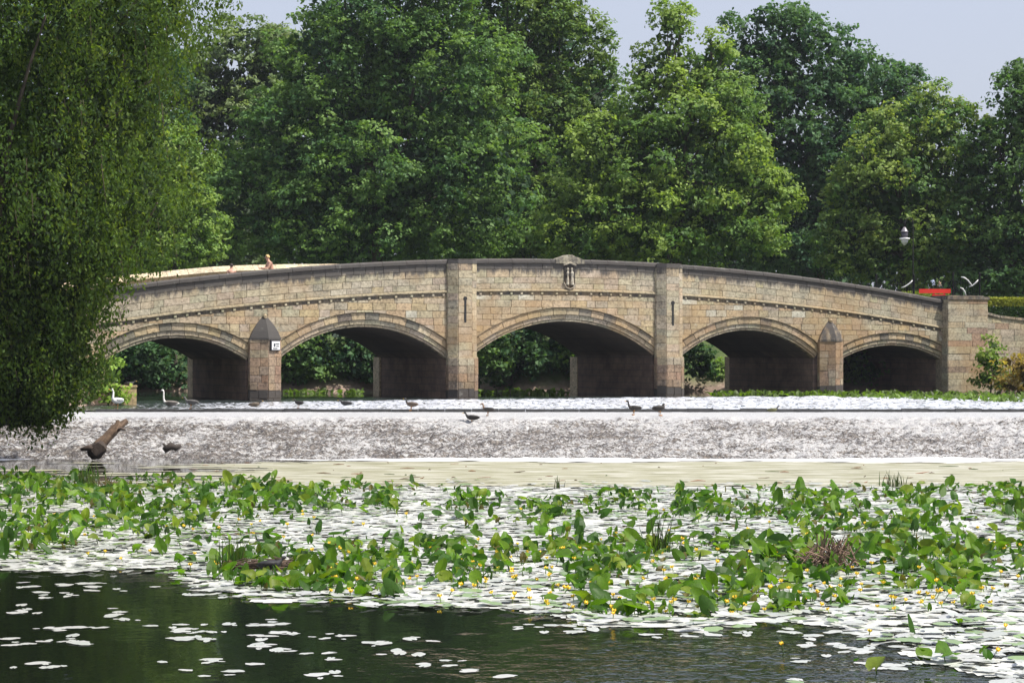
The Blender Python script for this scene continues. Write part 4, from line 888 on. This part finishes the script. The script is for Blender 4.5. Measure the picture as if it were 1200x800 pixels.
e = P(198, 533, 65.6); m = MB(); m.tube([(-.15,0,.15),(.05,.1,.3),(.2,.15,.22),(.35,.2,.3)], [.1,.13,.1,.05], 8, (.05,.04,.035)); m.tube([(-.02,.02,.2),(-.2,-.02,.38)], [.06,.03], 6, (.05,.04,.035)); o = m.build('driftwood_log', BARK, None, True); o.location = e; tag(o, 'small dark piece of driftwood on the weir foot right of the broken log', 'log')

# ------------------------------------------------------------------ birds
def bird(name, label, x, y, z, Ln, col, heading, pose='stand', neck=.35, cat='duck', head_col=None, belly=None, group=None, neck_pts=None, bill=(.45,.28,.05), white_tail=False, Z=None):
    """Ln body length; heading 0 = facing right (+x)"""
    p = W0(x, y, z) if Z is None else Vector(((x-600)*Z/F, Z, z)); e = empty(name, p, heading); tag(e, label, cat, group); lh = Ln*.26 if pose == 'stand' else -Ln*.06; m = MB()
    b = Ln; hc = head_col or col
    pts = [(-.58,0,.20),(-.50,0,.20),(-.34,0,.20),(-.12,0,.20),(.12,0,.22),(.28,0,.27)]; rad = [.012,.06,.14,.185,.175,.125]
    if neck_pts is None: neck_pts = [(.36,0,.36),(.40,0,.36+neck*.5),(.42,0,.36+neck*.8)]
    nr = [.075,.055,.052][:len(neck_pts)]+[.05]*max(0, len(neck_pts)-3)
    hp = Vector(neck_pts[-1]); pts += neck_pts; rad += nr
    pts += [tuple(hp+Vector((.03,0,.045))), tuple(hp+Vector((.09,0,.055))), tuple(hp+Vector((.145,0,.04)))]; rad += [.07,.066,.028]
    V = [(a*b, c*b, d*b+lh) for a, c, d in pts]; mm = MB(); mm.tube(V, [q*b for q in rad], 12, col, up=(0,1,0))
    tn = []
    for i in range(len(pts)): 
        cc = col if i < 6 else hc
        if white_tail and i < 2: cc = (.75,.73,.7)
        tn += [cc]*12
    mm.t = tn; bd = mm.build('body', FEATHER, e, True)
    for s_ in (-1, 1):
        m = MB(); w_ = [(-.50,s_*.05,.26),(-.36,s_*.12,.27),(-.1,s_*.165,.28),(.12,s_*.15,.28),(.2,s_*.11,.27)]; m.tube([(a*b,c*b,d*b+lh) for a, c, d in w_], [.02*b,.07*b,.1*b,.085*b,.03*b], 8, tuple(q*.8 for q in col), up=(0,1,0), sx=1.0); m.build('wing', FEATHER, e, True)
        if pose == 'stand':
            m = MB(); m.tube([(.0,s_*.08*b,lh+.08*b),(.02*b,s_*.08*b,lh*.5),(.0,s_*.08*b,.01)], [.035*b,.018*b,.016*b], 6, (.35,.16,.04)); m.tube([(-.02*b,s_*.08*b,.012),(.12*b,s_*.1*b,.012)], [.02*b,.05*b], 6, (.35,.16,.04)); m.build('leg', FEATHER, e)
    m = MB(); q = hp+Vector((.13,0,.04)); m.tube([tuple(Vector((q.x*b,0,q.z*b+lh))), tuple(Vector(((q.x+.07)*b,0,(q.z-.012)*b+lh))), tuple(Vector(((q.x+.12)*b,0,(q.z-.02)*b+lh)))], [.03*b,.024*b,.012*b], 6, bill); m.build('bill', FEATHER, e)
    return e
SW = [(.38,0,.36),(.36,0,.52),(.34,0,.68),(.38,0,.82),(.45,0,.86)]
bird('mute_swan', 'white swan standing with curved neck on the left end of the weir', 137, 479, UP-.02, .68, (.82,.82,.80), R(238), 'stand', cat='swan', neck_pts=[(.34,0,.38),(.30,0,.55),(.30,0,.72),(.36,0,.84),(.42,0,.84)], bill=(.6,.2,.03))
bird('mute_swan', 'pale swan with straight upright neck on the water right of the stone block', 200, 475, UP+.02, .62, (.17,.15,.13), R(180), 'swim', cat='swan', head_col=(.72,.70,.66), neck_pts=[(.40,0,.32),(.46,0,.5),(.46,0,.72),(.46,0,.92),(.47,0,1.0)], bill=(.1,.09,.09), white_tail=True)
BR = (.10,.075,.05); DK = (.022,.02,.02)
bird('wild_duck', 'dark grey duck on the weir edge right of the pale swan', 224, 479, UP, .56, (.09,.085,.08), R(170), 'stand', .15)
bird('wild_duck', 'brown duck sitting low in front of the pier that carries the notice', 299, 476, UP+.02, .5, BR, R(10), 'swim', .12, head_col=DK)
bird('wild_duck', 'small black duck on the sill under the left part of the second arch', 350, 478, UP+.1, .42, DK, R(150), 'stand', .12)
bird('wild_duck', 'small dark duck swimming with outstretched neck under the second arch', 405, 474.5, UP+.03, .5, DK, R(180), 'swim', .08)
bird('wild_duck', 'brown and dark duck standing upright on the sill before the second pilaster pier', 482, 481, UP+.02, .5, (.10,.07,.05), R(165), 'stand', .28, head_col=(.03,.03,.03))
bird('wild_duck', 'dark duck walking down the stones of the weir with its body low', 553, 497, .92, .50, DK, R(185), 'stand', .16)
bird('wild_duck', 'brown headed duck standing at the top of the weir left of the middle arch pier', 572, 487, UP-.02, .46, (.05,.045,.04), R(160), 'stand', .30, head_col=(.20,.12,.07))
bird('wild_duck', 'dark slim duck standing tall on the weir top before the right pilaster pier', 743, 486, UP-.02, .52, (.028,.024,.02), R(195), 'stand', .34)
bird('wild_duck', 'dark hunched duck preening on the weir top next to the slim standing duck', 773, 487, UP-.02, .56, (.028,.024,.02), R(30), 'stand', .02, neck_pts=[(.30,0,.34),(.24,0,.40)])
bird('wild_duck', 'lone little dark duck swimming behind the sill under the fourth arch', 906, 482, UP+.0, .40, (.12,.12,.05), R(0), 'swim', .14, head_col=DK)
bird('wild_duck', 'dark duck resting on top of the stone block by the left bank', 152, 450, UP-.15+.95, .45, DK, R(20), 'swim', .06, Z=W0(151,474,UP).y)
b_ = bird('nesting_coot', 'black coot sitting on the twig nest among the lilies', 318, 666, .1, .4, (.015,.015,.017), R(15), 'swim', .08, cat='coot', bill=(.6,.58,.55))

# ------------------------------------------------------------------ people on the bridge
def person(label, s, e, height, heading, hair, top, lean, arm, name='person'):
    g = zcop(s)-1.12; root = empty(name, FP(s, g, e), heading); tag(root, label, 'person'); H = height; sk_ = (.48,.27,.19)
    def J(x, y, z): return (x*H, y*H, z*H)
    lx = lean
    v = [J(0,0,.53), J(lx*.25,0,.63), J(lx*.6,0,.74), J(lx*.85,0,.81), J(lx*1.1,0,.86), J(lx*1.25+.01,0,.91), J(lx*1.28+.012,0,.965)]
    rd = [.085,.075,.088,.075,.036,.052,.045]; ed = [(0,1),(1,2),(2,3),(3,4),(4,5),(5,6)]
    for sgn in (-1, 1):
        b = len(v); v += [J(lx*.85,sgn*.105,.80)]; rd += [.042]; ed += [(3,b)]
        if arm: v += [J(lx*.85+.07,sgn*.12,.66), J(lx*.85+.21,sgn*.10,.665), J(lx*.85+.265,sgn*.095,.67)]
        else: v += [J(lx*.5+.0,sgn*.135,.64), J(lx*.5+.05,sgn*.14,.50), J(lx*.5+.07,sgn*.14,.44)]
        rd += [.03,.024,.026]; ed += [(b,b+1),(b+1,b+2),(b+2,b+3)]
        b = len(v); v += [J(0,sgn*.055,.49), J(.03*sgn,sgn*.058,.27), J(-.02+.06*sgn,sgn*.058,.045), J(.05+.06*sgn,sgn*.062,.02)]; rd += [.062,.042,.028,.024]; ed += [(0,b),(b,b+1),(b+1,b+2),(b+2,b+3)]
    me = bpy.data.meshes.new('body'); me.from_pydata(v, ed, []); o = link('body', me, SKIN, root)
    md = o.modifiers.new('skin', 'SKIN'); md.use_smooth_shade = True
    for i, q in enumerate(me.skin_vertices[0].data): q.radius = (rd[i]*H*.9, rd[i]*H); q.use_root = (i == 0)
    o.modifiers.new('sub', 'SUBSURF').levels = 2; o.modifiers['sub'].render_levels = 2
    dg = bpy.context.evaluated_depsgraph_get(); ev = bpy.data.meshes.new_from_object(o.evaluated_get(dg)); o.modifiers.clear(); o.data = ev
    set_attr(ev, np.tile(np.array([sk_]), (len(ev.vertices),1))); ev.materials.clear(); ev.materials.append(SKIN); ev.polygons.foreach_set('use_smooth', np.ones(len(ev.polygons), bool))
    hx = lx*1.28*H+.012*H; hz = .945*H
    bm = bmesh.new(); bmesh.ops.create_uvsphere(bm, u_segments=14, v_segments=9, radius=.066*H)
    for q in bm.verts: q.co.z *= 1.05; q.co.y *= .85
    bmesh.ops.delete(bm, geom=[q for q in bm.verts if q.co.z < -.03*H or (q.co.x > .045*H and q.co.z < .03*H)], context='VERTS'); me2 = bpy.data.meshes.new('hair'); bm.to_mesh(me2); bm.free(); set_attr(me2, np.tile(np.array([hair]), (len(me2.vertices),1))); h_ = link('hair', me2, DULL, root); h_.location = (hx-.008*H, 0, hz+.012*H)
    m = MB(); m.tube([(hx+.04*H,0,hz+.005*H),(hx+.068*H,0,hz-.008*H),(hx+.05*H,0,hz-.018*H)], [.008*H,.011*H,.006*H], 6, sk_); m.build('nose', SKIN, root)
    for sgn in (-1,1):
        m = MB(); m.tube([(hx,sgn*.047*H,hz-.012*H),(hx-.003*H,sgn*.053*H,hz+.008*H)], [.008*H,.011*H], 6, sk_); m.build('ear', SKIN, root)
        m = MB(); m.tube([(hx+.047*H,sgn*.02*H,hz+.008*H),(hx+.052*H,sgn*.02*H,hz+.008*H)], .006*H, 6, (.05,.04,.03)); m.build('eye', SKIN, root)
    m = MB(); m.tube([(0,0,.40*H),(0,0,.47*H),(.0,0,.56*H),(lx*.1*H,0,.585*H)], [.115*H,.11*H,.10*H,.092*H], 12, top, True, 1.0); m.build('shorts', DULL, root, True); return root
pr_ = person('person with fair hair and bare pink back leaning forward behind the parapet left of centre', -2.52*TS, -2.2, 1.76, R(206), (.55,.38,.16), (.1,.1,.14), .10, True)
person('person with dark hair showing only head and bare shoulders above the parapet further left', -2.92*TS, -1.3, 1.52, R(26+90), (.03,.02,.018), (.12,.1,.1), .01, False)

# ------------------------------------------------------------------ gate, lamp, barrier at the right end
def iron_panel(label, px0, px1, ptop, Z, scrolls):
    g0 = 4.95; c = P((px0+px1)/2, 350, Z); e = empty('iron_railing', (c.x, Z, g0)); tag(e, label, 'railing'); k_ = Z/F; h = P(0, ptop, Z).z-g0; x0 = (px0-(px0+px1)/2)*k_; x1 = -x0; BKc = (.012,.012,.014)
    for q in (x0, x1):
        m = MB(); m.tube([(q,0,0),(q,0,h+.1)], .05, 8, BKc); m.tube([(q,0,h+.1),(q,0,h+.17),(q,0,h+.25)], [.05,.07,.01], 8, BKc); m.build('post', IRON, e)
    for z in (.2, h-.35):
        m = MB(); m.tube([(x0,0,z),(x1,0,z)], .022, 6, BKc, up=(0,0,1)); m.build('rail', IRON, e)
    n = max(6, int((x1-x0)/.13))
    for i in range(1, n): q = x0+(x1-x0)*i/n; m = MB(); m.tube([(q,.0,.15),(q,0,h-.2+.12*math.sin(math.pi*i/n))], .012, 5, BKc); m.build('bar', IRON, e)
    for pts in scrolls:
        m = MB(); w = [((x-(px0+px1)/2)*k_, -.06, P(0,y,Z).z-g0) for x, y in pts]; m.tube(w, [.03]+[.042]*(len(w)-2)+[.03], 7, (.55,.55,.54), up=(0,1,0)); m.build('scroll', PAINT, e, True)  # scrolls tinted pale to paint in the gleam of the iron
    return e
iron_panel('black iron railing panel with one glint-painted curved scroll left of the red barrier', 1027, 1071, 326, 115, [[(1056,337),(1060,336),(1064,333.5),(1067,331),(1069,328.5)]])
iron_panel('black iron railing panel with crossing glint-painted scrolls above the right end pier', 1117, 1148, 324, 115, [[(1126,324.5),(1130,325.5),(1134,328.5),(1137,332.5),(1139,335)],[(1135,336),(1139,335),(1143,331.5),(1146,328)],[(1125,337),(1128,338.5),(1130,341.5),(1132,347)]])
Z = 115.5; g0 = 4.95; c = P(1096, 340, Z); e = empty('red_barrier', (c.x, Z, g0)); tag(e, 'bright red barrier boards between the two black railings', 'barrier'); k_ = Z/F
for (a_, b_, y0, y1, dy) in ((1077,1114,338.5,343.5,0),(1092,1108,345,348.5,-.05),(1091.5,1103,349.5,353.5,-.02)):
    m = MB(); m.box(((((a_+b_)/2)-1096)*k_, dy, P(0,(y0+y1)/2,Z).z-g0), ((b_-a_)*k_, .04, (y1-y0)*k_), (.75,.035,.02)); m.build('board', PAINT, e)
for q in (1094.5, 1106.5): m = MB(); m.box(((q-1096)*k_, .05, (P(0,340,Z).z-g0)/2), (.09,.06,P(0,339,Z).z-g0), (.7,.03,.02)); m.build('post', PAINT, e)
e = empty('flower_planter', (P(1097,332,116.5).x, 116.5, 4.95)); tag(e, 'pale flowers with leaves rising behind the red barrier', 'flowers'); m = MB(); gz = 4.95
m.tube([(0,0,0),(0,0,1.1)], [.22,.34], 10, (.1,.09,.08)); m.build('pot', DULL, e, True); m = MB()
for x, y, c_ in ((1093,330,(.62,.68,.85)),(1093.5,333,(.6,.66,.85)),(1101,332,(.75,.55,.42)),(1098.5,329.5,(.2,.3,.08)),(1104,326,(.2,.32,.1))):
    k2 = 116.5/F; px_ = (x-1097)*k2; pz = P(0,y,116.5).z-gz
    for _ in range(9): q = Vector((rr_.gauss(0,.05), rr_.gauss(0,.05), rr_.gauss(0,.05))); m.tube([(px_+q.x-.03,q.y,pz+q.z),(px_+q.x,q.y,pz+q.z+.02),(px_+q.x+.03,q.y,pz+q.z)], [.01,.05,.01], 5, c_)
    m.tube([(0,0,1.0),(px_*.6,0,pz*.7),(px_,0,pz)], .012, 4, (.08,.13,.03))
m.build('blossoms', DULL, e)
# hanging lantern on a swan-neck post
Z = 118; e = empty('street_lamp', (P(1070,350,Z).x, Z, 4.9)); tag(e, 'black swan-neck lamp post with pale hanging lantern in front of the dark trees', 'lamp'); k_ = Z/F
def lq(x, y): return ((x-1070)*k_, 0, P(0,y,Z).z-4.9)
m = MB(); m.tube([(0,0,0),(0,0,.5),(0,0,.55),lq(1070,262)], [.08,.07,.045,.035], 10, (.006,.007,.007)); m.build('post', IRON, e, True)
m = MB(); m.tube([lq(1070,264),lq(1069.5,258),lq(1066.5,255),lq(1063,256),lq(1060.5,260),lq(1060,266)], .035, 7, (.03,.03,.03), up=(0,1,0)); m.build('swan_neck', IRON, e, True)
m = MB(); a = lq(1060,266); m.tube([a, lq(1060,268), lq(1060,271), lq(1060,272)], [.05,.12,.2,.24], 12, (.2,.18,.2)); m.build('lantern_cap', PAINT, e, True)
m = MB(); m.tube([lq(1060,272),lq(1060,279)], [.2,.2], 12, (.05,.045,.06)); m.build('lantern_body', PAINT, e, True)
m = MB(); m.tube([lq(1060,279),lq(1060,280.5)], [.31,.3], 12, (.8,.8,.8)); m.build('lantern_rim', PAINT, e, True)
m = MB(); m.tube([lq(1060,280.5),lq(1060,284),lq(1060,287.5)], [.24,.18,.04], 12, (.5,.52,.52)); m.build('glass_bowl', PAINT, e, True)


# ------------------------------------------------------------------ thin summer haze
m = MB(); m.box((0, 121, 13.2), (240, 260, 30.4), (1,1,1)); hz = m.build('haze', None); tag(hz, 'thin summer haze over the river', 'haze', kind='stuff')
hm = bpy.data.materials.new('haze'); hm.use_nodes = True; t = hm.node_tree; t.nodes.remove(t.nodes['Principled BSDF']); pv_ = t.nodes.new('ShaderNodeVolumePrincipled'); pv_.inputs['Color'].default_value = (.82,.88,1,1); pv_.inputs['Density'].default_value = HAZE; t.links.new(pv_.outputs[0], t.nodes['Material Output'].inputs['Volume']); hz.data.materials.append(hm)
